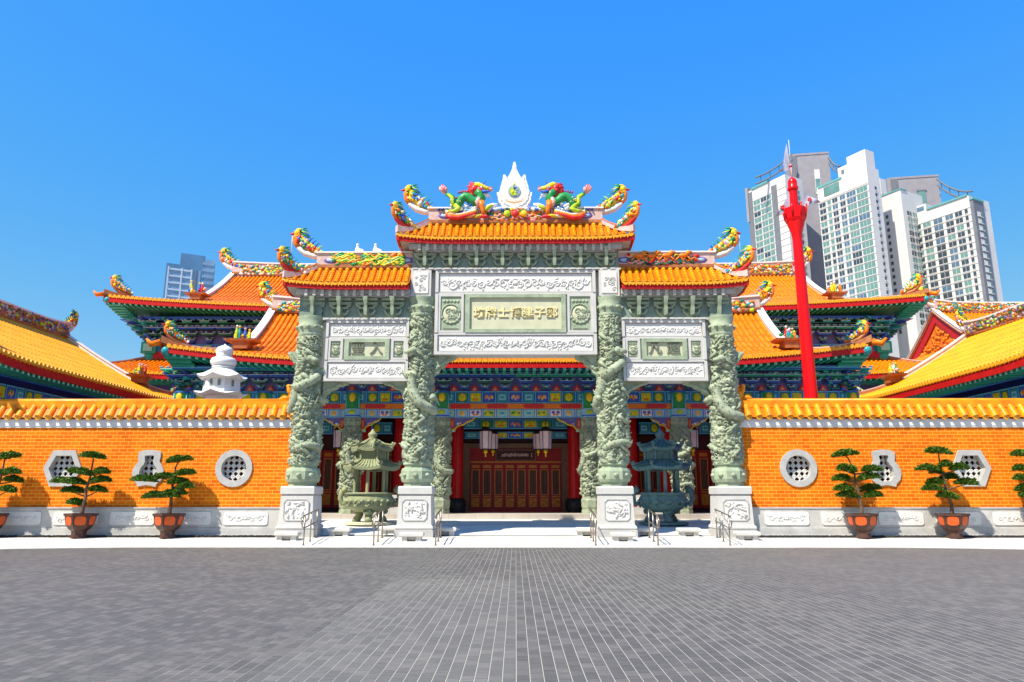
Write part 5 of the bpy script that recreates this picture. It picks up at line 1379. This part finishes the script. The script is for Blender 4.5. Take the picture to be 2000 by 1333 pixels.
w_.box(-16.2, 16.2, 43.5, 43.8, .81, 7.7, 'lacquer_red'); w_.box(-16.2, -15.9, 38.6, 43.5, .81, 7.7, 'lacquer_red'); w_.box(15.9, 16.2, 38.6, 43.5, .81, 7.7, 'lacquer_red')
w_.box(-16.2, 16.2, 34.75, 43.5, 7.55, 7.7, 'c_dgreen')
w_.build('wall', hall)
bm_ = MB()
for i in range(len(cols_x) - 1):
    a, b = cols_x[i] + .001, cols_x[i + 1] - .001
    painted_beam(bm_, a, b, 5.92, 6.52, EY - .10, i, 2.6)
    painted_beam(bm_, a, b, 5.26, 5.66, EY - .10, i + 20, 2.6, light=True)
    bm_.box(a, b, EY - .16, EY + .2, 5.67, 5.91, 'c_orange')
    n = max(2, int((b - a) / 1.7))
    for k in range(n):
        x = lerp(a, b, (k + .5) / n); bm_.prism([(x - .42, 5.69), (x + .42, 5.69), (x + .52, 5.79), (x + .42, 5.89), (x - .42, 5.89), (x - .52, 5.79)], EY - .18, EY - .161, 'c_red')
    bm_.box(a, b, EY + .0, EY + .2, 6.53, 7.6, 'c_mauve')
bm_.build('painted_beam', hall)
fl = MB(); flame_row(fl, [0], EY - .12, 6.53, .2); f0 = fl.build('flame_ornament', hall)
for i in range(-16, 17):
    o = f0 if i == -16 else f0.copy()
    if i > -16: col.objects.link(o)
    o.location = (i * .98, 0, 0)
bracket_row(hall, [(.49 + .98 * i) * s for i in range(17) for s in (-1, 1)], EY, 6.56, .74)
em_ = MB(); em_.box(-16.2, 16.2, EY - .95, EY - .75, 7.46, 7.62, 'c_blue'); em_.box(-16.2, 16.2, EY - .97, EY - .951, 7.5, 7.55, 'c_cyan'); em_.build('eave_beam', hall)
for i, x in enumerate(cols_x):
    if abs(x) < 8:
        m = MB(); carved_shaft(m, x, EY, 1.62, 4.86, .43, .38, 60 + i, 1 if x > 0 else -1, ((.45, 1.2),), .10); o = m.build('column', hall)
        m = MB(); m.stack(x, EY, [(.81, .46, .46), (.98, .46, .46), (1.0, .42, .42), (1.12, .46, .46), (1.42, .48, .48), (1.5, .44, .44), (1.62, .43, .43)], 'stone_carved', 8, math.pi / 8); m.build('column_base', o)
        m = MB(); m.stack(x, EY, [(4.86, .40, .40), (4.90, .44, .44), (5.2, .44, .44), (5.26, .40, .40)], 'stone_carved', 8, math.pi / 8)
        for k in range(8): m.ell((x + .42 * math.cos(k * math.pi / 4), EY + .42 * math.sin(k * math.pi / 4), 5.05), (.1, .1, .09), 'stone_carved', 6, 4)
        m.build('capital', o)
    else:
        m = MB(); m.lathe(x, EY, [(.38, .81), (.36, 5.26)], 'lacquer_red', 16); o = m.build('column', hall)
    m = MB()
    m.lathe(x, EY, [(.40, 5.26), (.40, 5.66)], 'c_sky', 14); m.lathe(x, EY, [(.37, 5.66), (.37, 6.52)], 'c_green', 14)
    m.lathe(x, EY, [(.41, 5.30), (.41, 5.36)], 'c_blue', 14); m.lathe(x, EY, [(.39, 6.42), (.39, 6.5)], 'c_blue', 14)
    m.ell((x, EY - .36, 6.2), (.16, .05, .22), 'c_yellow', 8, 5); m.ell((x, EY - .38, 5.5), (.18, .05, .12), 'c_lime', 8, 5)
    for q in (-.3, .3): m.tube([(x + q, EY - .24, 5.68), (x + q, EY - .24, 6.4)], .035, 'c_cyan', 5)
    m.build('painted_collar', o)
    for s in (-1, 1):
        if (s < 0 and i == 0) or (s > 0 and i == len(cols_x) - 1): continue
        X = x + s * .40
        m = MB(); L = 1.15 if abs(x) < 4 and s * x < 0 else .95
        ol = [(X, 5.25), (X + s * L, 5.25), (X + s * L * .9, 5.12), (X + s * L * .7, 5.06), (X + s * L * .55, 4.92), (X + s * L * .3, 4.86), (X + s * L * .2, 4.72), (X + s * .02, 4.66)]
        if s > 0: ol = ol[::-1]
        m.prism(ol, EY - .06, EY + .06, 'c_mauve')
        m.tube([(a, EY - .07, b_) for a, b_ in (ol if s < 0 else ol[::-1])[1:]], .035, 'c_yellow', 5)
        for q in range(6): m.ell((X + s * (.25 + .11 * q), EY - .08, 5.14 - .035 * (6 - q)), (.07, .02, .05), rnd.choice(['c_pink', 'c_white', 'c_purple', 'c_pink']), 6, 4)
        m.box(*sorted((X + s * .03, X + s * .17)), EY - .09, EY - .061, 4.74, 5.2, 'c_red'); m.box(*sorted((X + s * .06, X + s * .14)), EY - .10, EY - .091, 4.82, 5.12, 'c_orange')
        m.ell((X + s * .14, EY - .03, 4.64), (.11, .08, .07), 'c_mint', 8, 5)
        m.build('corner_brace', o)
# inner red columns, cross beams, doors
for x in (-7.6, -5.9, -2.98, 2.98, 5.9, 7.6):
    m = MB(); m.lathe(x, 37.2, [(.32, .95), (.30, 6.4)], 'lacquer_red', 18); o = m.build('inner_column', hall)
    m = MB(); m.lathe(x, 37.2, [(.45, .81), (.46, 1.0), (.50, 1.2), (.46, 1.4), (.36, 1.5)], 'c_black', 16); m.build('column_base', o)
ib = MB()
painted_beam(ib, -2.65, 2.65, 4.95, 5.45, 36.9, 51, 3.); painted_beam(ib, -2.65, 2.65, 4.5, 4.85, 37.4, 52, 3.)
for s in (-1, 1): 
    x0, x1 = sorted((s * 3.4, s * 5.5)); painted_beam(ib, x0, x1, 4.7, 5.3, 37.0, 53, 2.); x0, x1 = sorted((s * 6.3, s * 12)); painted_beam(ib, x0, x1, 4.7, 5.3, 37.0, 54, 2.)
ib.build('inner_beam', hall)
d = MB(); Y0 = 38.0
d.box(-2.75, -2.38, Y0, Y0 + .3, .81, 4.3, 'wood_trim'); d.box(2.38, 2.75, Y0, Y0 + .3, .81, 4.3, 'wood_trim'); d.box(-2.38, 2.38, Y0, Y0 + .3, 4.05, 4.3, 'wood_trim')
d.box(-2.38, 2.38, Y0 + .08, Y0 + .28, 3.32, 4.05, 'door_red'); d.box(-2.37, 2.37, Y0 + .03, Y0 + .079, 3.30, 3.38, 'door_gold')
d.box(-2.38, 2.38, Y0 + .02, Y0 + .3, .812, .93, 'door_red'); fr_ = d.build('door_frame', hall)
sgn = MB(); sgn.box(-1.0, 1.0, Y0 - .04, Y0 + .02, 3.42, 3.95, 'door_dark'); sgn.ring([(-1.05, 3.4), (1.05, 3.4), (1.05, 3.98), (-1.05, 3.98)], [(-1, 3.45), (1, 3.45), (1, 3.93), (-1, 3.93)], Y0 - .08, Y0 - .041, 'wood_trim'); rg = random.Random(4)
for i in range(22):     # illegible carved characters: short strokes only
    x = -.72 + .064 * i; sgn.box(x, x + .034, Y0 - .06, Y0 - .041, 3.60 + rg.uniform(0, .04), 3.74 + rg.uniform(0, .06), 'ridge_pink')
sgn.box(.82, .85, Y0 - .06, Y0 - .041, 3.56, 3.8, 'c_pink')
sgn.build('sign_board', fr_)
lf = MB(); W_ = .575
lf.box(-W_ / 2, W_ / 2, 0, .08, 0, 2.36, 'door_red')
lf.ring([(-.21, .72), (.21, .72), (.21, 2.02), (-.21, 2.02)], [(-.17, .76), (.17, .76), (.17, 1.98), (-.17, 1.98)], -.02, -.002, 'door_gold')
lf.box(-.17, .17, -.008, -.002, .76, 1.98, 'door_dark')
for k in range(5): lf.box(-.165 + .075 * k, -.145 + .075 * k, -.014, -.009, .78, 1.96, 'wood_trim')
lf.box(-.20, .20, -.025, -.002, .12, .56, 'door_gold'); lf.box(-.2, .2, -.02, -.002, 2.1, 2.24, 'door_gold'); lf.box(-.2, .2, -.02, -.002, .61, .67, 'door_gold')
for k in range(6): lf.ell((-.12 + .08 * (k % 4), -.03, .24 + .12 * (k // 2)), (.05, .015, .05), 'door_gold', 6, 4)
l0 = lf.build('door_leaf', hall, False)
for i in range(8):
    o = l0 if i == 0 else l0.copy()
    if i: col.objects.link(o)
    o.location = (-2.08 + .594 * i, Y0 + .12 - 37.7, .94 - .81)
for s in (-1, 1):
    for k in range(15):
        o = l0.copy(); col.objects.link(o); o.location = (s * (4.2 + .62 * k), 38.11 - 37.7, .2); o.scale = (1.02, 1, 1.25)
def balustrade(s, label):
    root = thing('stone_balustrade', label, 'balustrade', (s * 5.65, 33.75, .81), 0, 'stone balustrades of the entrance hall')
    x0, x1 = sorted((s * 4.1, s * 7.2)); m = MB(); m.box(x0, x1, 33.66, 33.84, 1.52, 1.66, 'stone_white'); m.build('top_rail', root)
    m = MB(); m.box(x0, x1, 33.64, 33.86, .81, 1.12, 'stone_base'); m.box(x0, x1, 33.60, 33.90, .81, .9, 'stone_grey'); m.build('base_course', root)
    for k in range(3):
        x = lerp(x0 + .25, x1 - .25, k / 2); m = MB(); m.lathe(x, 33.75, [(.10, 1.12), (.16, 1.22), (.12, 1.3), (.2, 1.42), (.16, 1.52)], 'stone_white', 12); m.build('baluster', root)
    m = MB(); m.box(x0 + .05, x1 - .05, 33.74, 33.78, 1.12, 1.52, 'door_red'); m.build('red_panel', root)
balustrade(-1, 'white stone balustrade with red panels seen behind the yellow-green burner'); balustrade(1, 'white stone balustrade with red panels seen behind the blue-green burner')
def lantern(x, y, z, label, k=1.):
    root = thing('palace_lantern', label, 'lantern', (x, y, z), 0, 'hanging palace lanterns')
    m = MB(); m.tube([(x, y, z + 1.9 * k), (x, y, z + .95 * k)], .02, 'lantern_frame', 5); m.stack(x, y, [(z + .80 * k, .30 * k, .30 * k), (z + .88 * k, .26 * k, .26 * k), (z + 1.02 * k, .1 * k, .1 * k)], 'lantern_frame', 6, 0); m.build('hanger', root)
    m = MB(); m.stack(x, y, [(z, .25 * k, .25 * k), (z + .8 * k, .28 * k, .28 * k)], 'lantern_shade', 6, 0); b = m.build('shade', root)
    m = MB()
    for q in range(6):
        a = math.pi / 3 * q; m.tube([(x + .255 * k * math.cos(a), y + .255 * k * math.sin(a), z), (x + .285 * k * math.cos(a), y + .285 * k * math.sin(a), z + .8 * k)], .018 * k, 'c_mauve', 5)
    m.stack(x, y, [(z - .04, .27 * k, .27 * k), (z, .27 * k, .27 * k)], 'lantern_frame', 6, 0); m.build('frame', b)
    m = MB(); m.ell((x, y, z - .12), (.1 * k, .1 * k, .1 * k), 'c_yellow', 8, 5); m.tube([(x, y, z - .2), (x, y, z - .36 * k)], [.05, .03], 'c_yellow', 6)
    m.build('tassel', root)
lantern(-1.47, 35.6, 3.86, 'pink-white lantern nearest the left central column', 1.06); lantern(1.47, 35.6, 3.86, 'pink-white lantern nearest the right central column', 1.06)
lantern(-1.16, 37.3, 3.96, 'smaller lantern partly behind the left central lantern', .95); lantern(1.16, 37.3, 3.96, 'smaller lantern partly behind the right central lantern', .95)
lantern(-8.75, 36., 3.95, 'pink-white lantern beside the left incense burner', 1.05); lantern(8.75, 36., 3.95, 'pink-white lantern beside the right incense burner', 1.05)

# main hall, double eaved, farther back
MY = 54.5
main = thing('main_hall', 'double eaved main temple hall with wide golden roof behind the entrance hall', 'temple hall', (0, MY, .3))
tfM = lambda x, y, z: (x, y + MY, z)
big_roof(main, tfM, 27.3, 22.3, 8.5, 0, 13.85, 18.55, .33, .75, .30, 'tile_warm', .40, .52, (6.2, 25.0, 13.6), .95, True, orn=1.1, seed=11, fh=.32)
big_roof(main, tfM, 29.4, 25.1, 9.6, 6.1, 9.0, 10.75, 1., .7, .30, 'tile_warm', .5, .75, (6.4, 25.6, 8.9), 0, False, orn=.9, seed=17, fh=.30, birds=True)
w_ = MB(); w_.box(-24.6, 24.6, 48.45, 60.5, .3, 13.6, 'c_mauve'); w_.build('wall', main)
b_ = MB(); painted_beam(b_, -25, 25, 11.25, 11.75, 48.3, 91, 2.4); b_.box(-25, 25, 48.2, 48.44, 10.75, 11.24, 'lacquer_red'); b_.box(-25.3, 25.3, 47.2, 47.4, 13.3, 13.46, 'c_blue'); b_.build('painted_beam', main)
bracket_row(main, [(.6 + 1.2 * i) * s for i in range(21) for s in (-1, 1)], 48.35, 11.85, 1.02)
for s in (-1, 1):
    m = MB(); m.lathe(s * 25, 48.5, [(.42, .3), (.42, 11.1)], 'c_jade', 14); m.box(s * 25 - .5, s * 25 + .5, 48., 49., 11.1, 11.9, 'c_jade'); m.box(s * 25 - .3, s * 25 + .3, 47.9, 47.999, 11.25, 11.75, 'c_mint')
    m.build('corner_column', main); m = MB(); corner_bracket(m, s * 25, 48.4, 11.9, 1.6, .5, 1.8); m.build('corner_bracket', main)
    m = MB(); m.lathe(s * 16.0, EY, [(.4, .81), (.4, 6.0)], 'c_jade', 12); m.build('corner_column', hall); m = MB(); corner_bracket(m, s * 15.6, EY + .3, 6.3, 1.2, .4, 1.3); m.build('corner_bracket', hall)

# side wings whose eaves run back from the wall
def wing(s, label):
    root = thing('side_wing', label, 'temple wing', (s * 26.2, 34.4, .3), R(90) if s < 0 else R(-90), 'side wings behind the brick walls')
    idt = lambda x, y, z: (x, y, z - .3)
    big_roof(root, idt, 8.9, 6.5, 6.3, 0, 6.95, 10.55, .28, .35, .27, 'tile_bright', .5, .8, (4.6, 7.2, 6.8), .75, True, orn=.85, seed=30 + s, fh=.34, tilesides='lr', relief=('ridge_brown', 'door_gold', 'c_dgreen', 'c_mauve', 'ridge_pink', 'wood_trim', 'ridge_brown', 'c_lime'))
    w = MB(); w.box(-6.1, 6.1, -4.5, 4.5, 0, 6.4, 'c_navy'); w.build('wall', root, False)
    b = MB(); painted_beam(b, -6.2, 6.2, 5.2, 5.9, -4.8, 70, 2.4); b.box(-6.6, 6.6, -5.3, -5.15, 6.1, 6.3, 'c_blue'); b.build('painted_beam', root, False)
wing(-1, 'yellow roofed side wing behind the brick wall, left of the gateway'); wing(1, 'yellow roofed side wing behind the brick wall, right of the gateway')
# another hall at the right with its red gable turned to the centre
sh = thing('side_hall', 'hall with red edged gable and green flowered ridge behind the right side wing', 'temple hall', (41.0, 55.3, .3))
tfS = lambda x, y, z: (x + 41.0, y + 55.3, z)
big_roof(sh, tfS, 10.2, 8.0, 7.0, 0, 11.1, 15.75, .38, .4, .30, 'tile_warm', .5, .75, (5.0, 8.5, 11.), .8, True, orn=1., seed=41, birds=True)
w_ = MB(); w_.box(33, 49, 50.6, 60, .3, 11, 'c_mauve'); w_.build('wall', sh)
b_ = MB(); painted_beam(b_, 32.9, 49, 9.8, 10.6, 50.2, 95, 2.4); b_.build('painted_beam', sh)

# ------------------------------------------------------------------ apartment towers
YAW = math.atan2(-.88, .48)
def tower(name, label, cpx, cpy, Y, L, Sd, body, group=None, fl=3.15, zmin=64., yaw=YAW, **kw):
    X, Z = at(cpx, cpy, Y)
    root = thing(name, label, 'apartment tower', (X, Y, 0), yaw, group)
    m = MB(); m.box(-L, 0, 0, Sd, 0, Z, body); m.build('wall', root, False)
    return root, Z
def win_mesh(name, w, h, glass, frame='tower_white', split=1):
    m = MB(); m.box(-w / 2, w / 2, -.06, .05, 0, h, glass)
    for i in range(1, split + 1): x = -w / 2 + w * i / (split + 1); m.box(x - .05, x + .05, -.11, -.061, 0, h, frame)
    m.box(-w / 2 - .1, w / 2 + .1, -.32, .05, -.22, -.003, frame)
    return m
def windows(root, specs, Z, fl, top, n, seed, cap=100, kwslab=0):
    """specs: (face, pos, width, height, [glass...], split); the nearest/topmost floors are parts, the rest one stuff part"""
    rg = random.Random(seed); meshes = {}; cells = []
    for k in range(n):
        for sp in specs: cells.append((k, sp))
    rest = MB(); cnt = 0
    for k, (face, pos, w, h, gl, split) in cells:
        g_ = rg.choice(gl); z = Z - top - fl * k - h
        rz = 0 if face == 'f' else R(90)
        loc = (pos, -.02, z) if face == 'f' else (.02, pos, z)
        if cnt < cap:
            key = (w, h, g_, split)
            if key not in meshes:
                o = win_mesh('window', w, h, g_, split=split).build('window', root, False); meshes[key] = o.data
            else:
                o = bpy.data.objects.new('window', meshes[key]); col.objects.link(o); o.parent = root
            o.location = loc; o.rotation_euler = (0, 0, rz); cnt += 1
        else:
            q = win_mesh('w', w, h, g_, split=split); c, s = math.cos(rz), math.sin(rz); base = 0
            for f, mi in zip(q.f, q.m):
                rest.add([(loc[0] + c * q.v[i][0] - s * q.v[i][1], loc[1] + s * q.v[i][0] + c * q.v[i][1], loc[2] + q.v[i][2]) for i in f], [tuple(range(len(f)))], q.slots[mi])
    if kwslab:
        b = MB(); b.box(-kwslab, .12, -.22, -.002, 0, .28, 'tower_white'); s0 = b.build('floor_slab', root, False)
        for k in range(n):
            o = s0 if k == 0 else s0.copy()
            if k: col.objects.link(o)
            o.location = (0, 0, Z - top - fl * k + .35)
    if rest.v: o = rest.build('window_field', root, False); o['kind'] = 'stuff'
def extra(root, name, boxes, mats):
    m = MB()
    for b, k in zip(boxes, mats): m.box(*b, k)
    return m.build(name, root, False)
T_, D_, B_ = 'glass_teal', 'glass_dark', 'glass_blue'
G1 = 'apartment towers behind the temple on the right'
# grey core behind, first tower
r, Z = tower('apartment_tower', 'dark grey slab tower behind the flagpole with a slim glazed strip', 1617, 299, 335, 19, 9, 'tower_grey', G1, yaw=R(-9))
extra(r, 'glazed_strip', [(-7.6, -5.0, -.3, -.01, Z - 22, Z - 9), (-7.4, -5.2, -.33, -.301, Z - 21, Z - 14)], ['tower_white', T_])
extra(r, 'parapet_with_shade', [(-19.2, .2, -.25, 4.2, Z - .8, Z + .2), (-19.0, -15.5, -.35, -.01, Z - 70, Z - .81)], ['tower_grey', 'tower_dark'])  # second box is a dark strip painting the shading of the left side
windows(r, [('f', -3.2, 2.6, 1.9, [B_, D_], 1), ('f', -6.3, 1.5, 1.8, [B_], 0), ('r', 1.8, 2., 1.8, [B_], 0)], Z, 3.2, 27, 16, 3)
r, Z = tower('apartment_tower', 'white tower with teal glass columns at the left end of the cluster', 1532, 342, 318, 23, 12, 'tower_white', G1)
extra(r, 'grey_recess', [(-8.4, -5.2, -.25, -.01, 20, Z - 3), (-23.3, -20.4, -.3, -.01, 20, Z - 1)], ['tower_dark', 'tower_dark'])
extra(r, 'roof_slab', [(-20.5, -9, -.6, 6, Z, Z + .8), (-24, -22.6, -.8, 3, Z - 16, Z + 2.0)], ['roof_teal', 'tower_grey'])
windows(r, [('f', -17.9, 4.0, 2.3, [T_, D_, T_], 1), ('f', -13.6, 3.4, 2.3, [T_, D_], 1), ('f', -10.3, 2.4, 2.3, [T_], 0), ('r', 3.2, 1.8, 1.9, [D_, B_], 0), ('r', 8., 2.2, 2.1, [D_, T_], 0)], Z, 3.15, 6.5, 18, 5, kwslab=20.3)
# front white tower
r, Z = tower('apartment_tower', 'tall bright white tower with stepped top and six window columns, right of the flagpole', 1691, 326, 290, 25.5, 8, 'tower_white', G1)
extra(r, 'roof_block', [(-14.5, -9.51, .8, 6.0, Z, Z + 5.0), (-9.5, -.3, .6, 6.5, Z, Z + 8.2), (-12.8, -11.4, .7, .79, Z + 1.4, Z + 3.4)], ['tower_white', 'tower_white', 'tower_dark'])
extra(r, 'crown_band', [(-24.9, -12.5, -.4, 4, Z - .8, Z), (-25.2, -.1, -.3, -.01, Z - 7.6, Z - 7.1), (-22, -14, -.2, -.01, Z - 6, Z - 1.6)], ['roof_teal', 'tower_cream', T_])
windows(r, [('f', -23.4, 3.2, 2.1, [D_, D_, T_], 1), ('f', -19.9, 1.7, 2.0, [T_, 'glass_dark'], 0), ('f', -16.9, 2.6, 2.1, [D_, D_, B_], 1), ('f', -13.0, 2.6, 2.1, [D_, T_, B_], 1), ('f', -8.6, 4.4, 2.3, [B_, D_, T_], 2), ('f', -3.3, 5.0, 2.4, [T_, T_, B_, T_], 2), ('r', 4.6, 1.2, 1.7, [D_], 0)], Z, 3.12, 8.6, 20, 7, kwslab=25.4)
# beige slot and white blade
r, Z = tower('apartment_tower', 'white blade tower with bay windows on its right side, between the two broad white towers', 1757, 372, 300, 9.5, 15.5, 'tower_white', G1)
extra(r, 'stair_shaft', [(-14.5, -9.51, 1, 8, 0, Z + 2), (-13.2, -10.2, 2, 6, Z + 2.001, Z + 10)], ['tower_beige', 'tower_white'])
extra(r, 'roof_slab', [(-9.8, .3, -.3, 4, Z, Z + .5)], ['roof_teal'])
windows(r, [('f', -7.6, 1.2, 1.7, [D_], 0), ('r', 4.4, 3.0, 2.2, [T_, D_], 1), ('r', 8.4, 3.0, 2.2, [D_, T_], 1), ('r', 12.6, 3.0, 2.2, [T_, D_, 'tower_beige'], 1)], Z, 3.12, 9.5, 18, 9)
r, Z = tower('apartment_tower', 'dark grey slab tower with one teal window strip, behind the white blade tower', 1830, 344, 335, 24, 9, 'tower_grey', G1, yaw=R(-9))
extra(r, 'glazed_strip', [(-10.2, -6.8, -.3, -.01, Z - 15, Z - 8), (-10.8, -6.2, -.45, -.301, Z - 8, Z - 7.4)], [T_, 'tower_dark'])
extra(r, 'parapet_with_shade', [(-22.2, .2, -.25, 4.2, Z - .8, Z + .2), (-22.25, -19, -.35, -.01, Z - 70, Z - .81)], ['tower_grey', 'tower_dark'])  # dark box at the left end paints side shading onto the face
windows(r, [('f', -7.8, 2.2, 1.9, [B_, D_], 0), ('r', 1.8, 2.0, 1.8, [B_], 0)], Z, 3.2, 19, 18, 11)
r, Z = tower('apartment_tower', 'broad white tower with dark corner bay, rightmost of the cluster', 1889, 384, 285, 26.5, 13.5, 'tower_white', G1)
extra(r, 'corner_bay', [(.01, 1.2, .6, 8.2, 0, Z - 2), (.0, .8, 8.6, 13.4, 0, Z - .5)], ['tower_dark', 'tower_white'])
extra(r, 'roof_block', [(-26.4, -18.5, .5, 5, Z, Z + 3.4), (-25.7, -19.5, .4, .49, Z + .6, Z + 2.6), (-18, -.5, -.5, 5, Z, Z + .7), (.0, 1.5, .3, 8.4, Z - 1.99, Z - 1.2), (-26.6, -24.6, -.35, -.01, 0, Z - 5)], ['tower_white', B_, 'roof_teal', 'roof_teal', 'tower_cream'])
windows(r, [('f', -22.4, 1.7, 2.0, [T_, D_], 0), ('f', -18.8, 3.4, 2.1, [D_, T_, D_], 1), ('f', -13.8, 3.8, 2.3, [B_, D_], 1), ('f', -8.9, 3.2, 2.1, [D_, T_, B_], 1), ('f', -4.9, 2.9, 2.1, [D_, D_, T_], 1), ('f', -1.7, 1.2, 1.9, [D_], 0)], Z, 3.05, 5.6, 18, 13, kwslab=24.5)
m = MB()     # glazed bays on the dark corner
o = win_mesh('bay_window', 3.6, 2.0, 'tower_white', split=1); o.box(.5, 1.7, -.09, -.061, .1, 1.9, T_)
w0 = o.build('bay_window', r, False)
for k in range(17):
    q = w0 if k == 0 else w0.copy()
    if k: col.objects.link(q)
    q.location = (1.22, 4.4, Z - 9 - 3.05 * k); q.rotation_euler = (0, 0, R(90))
# curved steel roof trusses from the slab towers
def truss(px0, py0, px1, py1, sag, Y0, Y1, label):
    a, b = at(px0, py0, Y0), at(px1, py1, Y1)
    root = thing('roof_truss', label, 'roof truss', (a[0], Y0, a[1]), 0, 'curved steel trusses on the tower roofs')
    for dz in (0, -3.2):
        m = MB(); P = []
        for i in range(9):
            f = i / 8; P.append((lerp(a[0], b[0], f), lerp(Y0, Y1, f), lerp(a[1], b[1], f) - sag * 4 * f * (1 - f) + dz))
        m.tube(P, .42, 'tower_dark', 6); m.build('chord', root)
    for k in range(1, 8, 2):
        f = k / 8; q = (lerp(a[0], b[0], f), lerp(Y0, Y1, f), lerp(a[1], b[1], f) - sag * 4 * f * (1 - f))
        m = MB(); m.tube([q, (q[0], q[1], q[2] - 3.2)], .2, 'tower_dark', 5); m.build('strut', root)
truss(1546, 302, 1476, 348, 1.6, 333, 322, 'curved truss between the flagpole spire and the leftmost white tower')
truss(1617, 308, 1640, 326, 1.6, 335, 326, 'short sagging truss beside the stepped white tower')
truss(1828, 352, 1896, 376, 2.2, 333, 288, 'long sagging truss above the rightmost white tower')
# two far blue towers on the left
G2 = 'far blue towers on the left'
YL = R(28)
def far_tower(label, cpx, cpy, Y, L, Sd, body, band, bands, seed):
    r, Z = tower('apartment_tower', label, cpx, cpy, Y, L, Sd, body, G2, yaw=YL)
    for k in range(bands):
        z = Z - .5 - 4.3 * k
        m = MB(); m.box(-L - .2, .2, -.5, -.01, z - .9, z, band); m.box(.01, .5, -.3, Sd, z - .9, z, band); m.build('floor_band', r, False)
    return r, Z
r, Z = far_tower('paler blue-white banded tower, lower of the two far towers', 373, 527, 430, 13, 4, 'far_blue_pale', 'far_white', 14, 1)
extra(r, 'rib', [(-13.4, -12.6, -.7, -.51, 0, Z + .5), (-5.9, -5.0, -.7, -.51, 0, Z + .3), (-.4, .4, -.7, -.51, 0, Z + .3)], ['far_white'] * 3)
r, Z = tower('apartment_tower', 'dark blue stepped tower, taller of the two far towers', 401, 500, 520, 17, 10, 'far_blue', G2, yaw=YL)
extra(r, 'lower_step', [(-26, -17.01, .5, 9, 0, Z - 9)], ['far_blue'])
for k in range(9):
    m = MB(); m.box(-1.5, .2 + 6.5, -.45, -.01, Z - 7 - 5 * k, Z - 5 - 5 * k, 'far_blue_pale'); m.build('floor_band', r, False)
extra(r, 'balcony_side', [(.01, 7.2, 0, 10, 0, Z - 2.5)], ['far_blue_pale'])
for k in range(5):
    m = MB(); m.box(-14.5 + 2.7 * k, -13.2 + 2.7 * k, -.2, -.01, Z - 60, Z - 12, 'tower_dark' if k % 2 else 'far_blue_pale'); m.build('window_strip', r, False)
SUN_E, SKY_S, EXPO = 4.7, .132, .75

# ------------------------------------------------------------------ camera, sky, sun
cam = bpy.data.cameras.new('camera'); cam.sensor_width = 36; cam.lens = 36 * F / 2000; cam.clip_end = 5000; cam.clip_start = .1
co = bpy.data.objects.new('camera', cam); col.objects.link(co)
co.location = (0, 0, CAM_H); co.rotation_euler = (R(90) + PITCH, 0, math.atan(7 / F))
sc.camera = co
sv = Vector((-.5, -.5, 1)).normalized()
elev = math.asin(sv.z)
su = bpy.data.lights.new('sun', 'SUN'); su.energy = SUN_E; su.angle = R(.53); su.color = (1, .93, .80)
so = bpy.data.objects.new('sun', su); col.objects.link(so); so.rotation_euler = sv.to_track_quat('Z', 'Y').to_euler(); so.location = (-20, -20, 40)
w = bpy.data.worlds.new('World'); sc.world = w; w.use_nodes = True
nt = w.node_tree; bg = nt.nodes['Background']
sk = nt.nodes.new('ShaderNodeTexSky'); sk.sky_type = 'NISHITA'; sk.sun_disc = False; sk.sun_elevation = elev
sk.sun_rotation = math.atan2(sv.x, sv.y)
sk.air_density = 1.; sk.dust_density = .25; sk.ozone_density = 3.; sk.altitude = 300
# grade the sky per channel (power, gain): deep azure overhead, softer azure at the roofline
se = nt.nodes.new('ShaderNodeSeparateColor'); cm = nt.nodes.new('ShaderNodeCombineColor')
nt.links.new(sk.outputs[0], se.inputs[0])
for i, (pw, gain) in enumerate(((1.6, .28), (.57, 1.19), (-.2, 5.6))):
    p_ = nt.nodes.new('ShaderNodeMath'); p_.operation = 'POWER'; p_.inputs[1].default_value = pw
    q_ = nt.nodes.new('ShaderNodeMath'); q_.operation = 'MULTIPLY'; q_.inputs[1].default_value = gain
    nt.links.new(se.outputs[i], p_.inputs[0]); nt.links.new(p_.outputs[0], q_.inputs[0]); nt.links.new(q_.outputs[0], cm.inputs[i])
nt.links.new(cm.outputs[0], bg.inputs['Color'])
bg.inputs['Strength'].default_value = SKY_S
vs_ = sc.view_settings; vs_.view_transform = 'Standard'; vs_.look = 'None'; vs_.exposure = EXPO; vs_.gamma = 1
sc.cycles.max_bounces = 6; sc.cycles.diffuse_bounces = 3
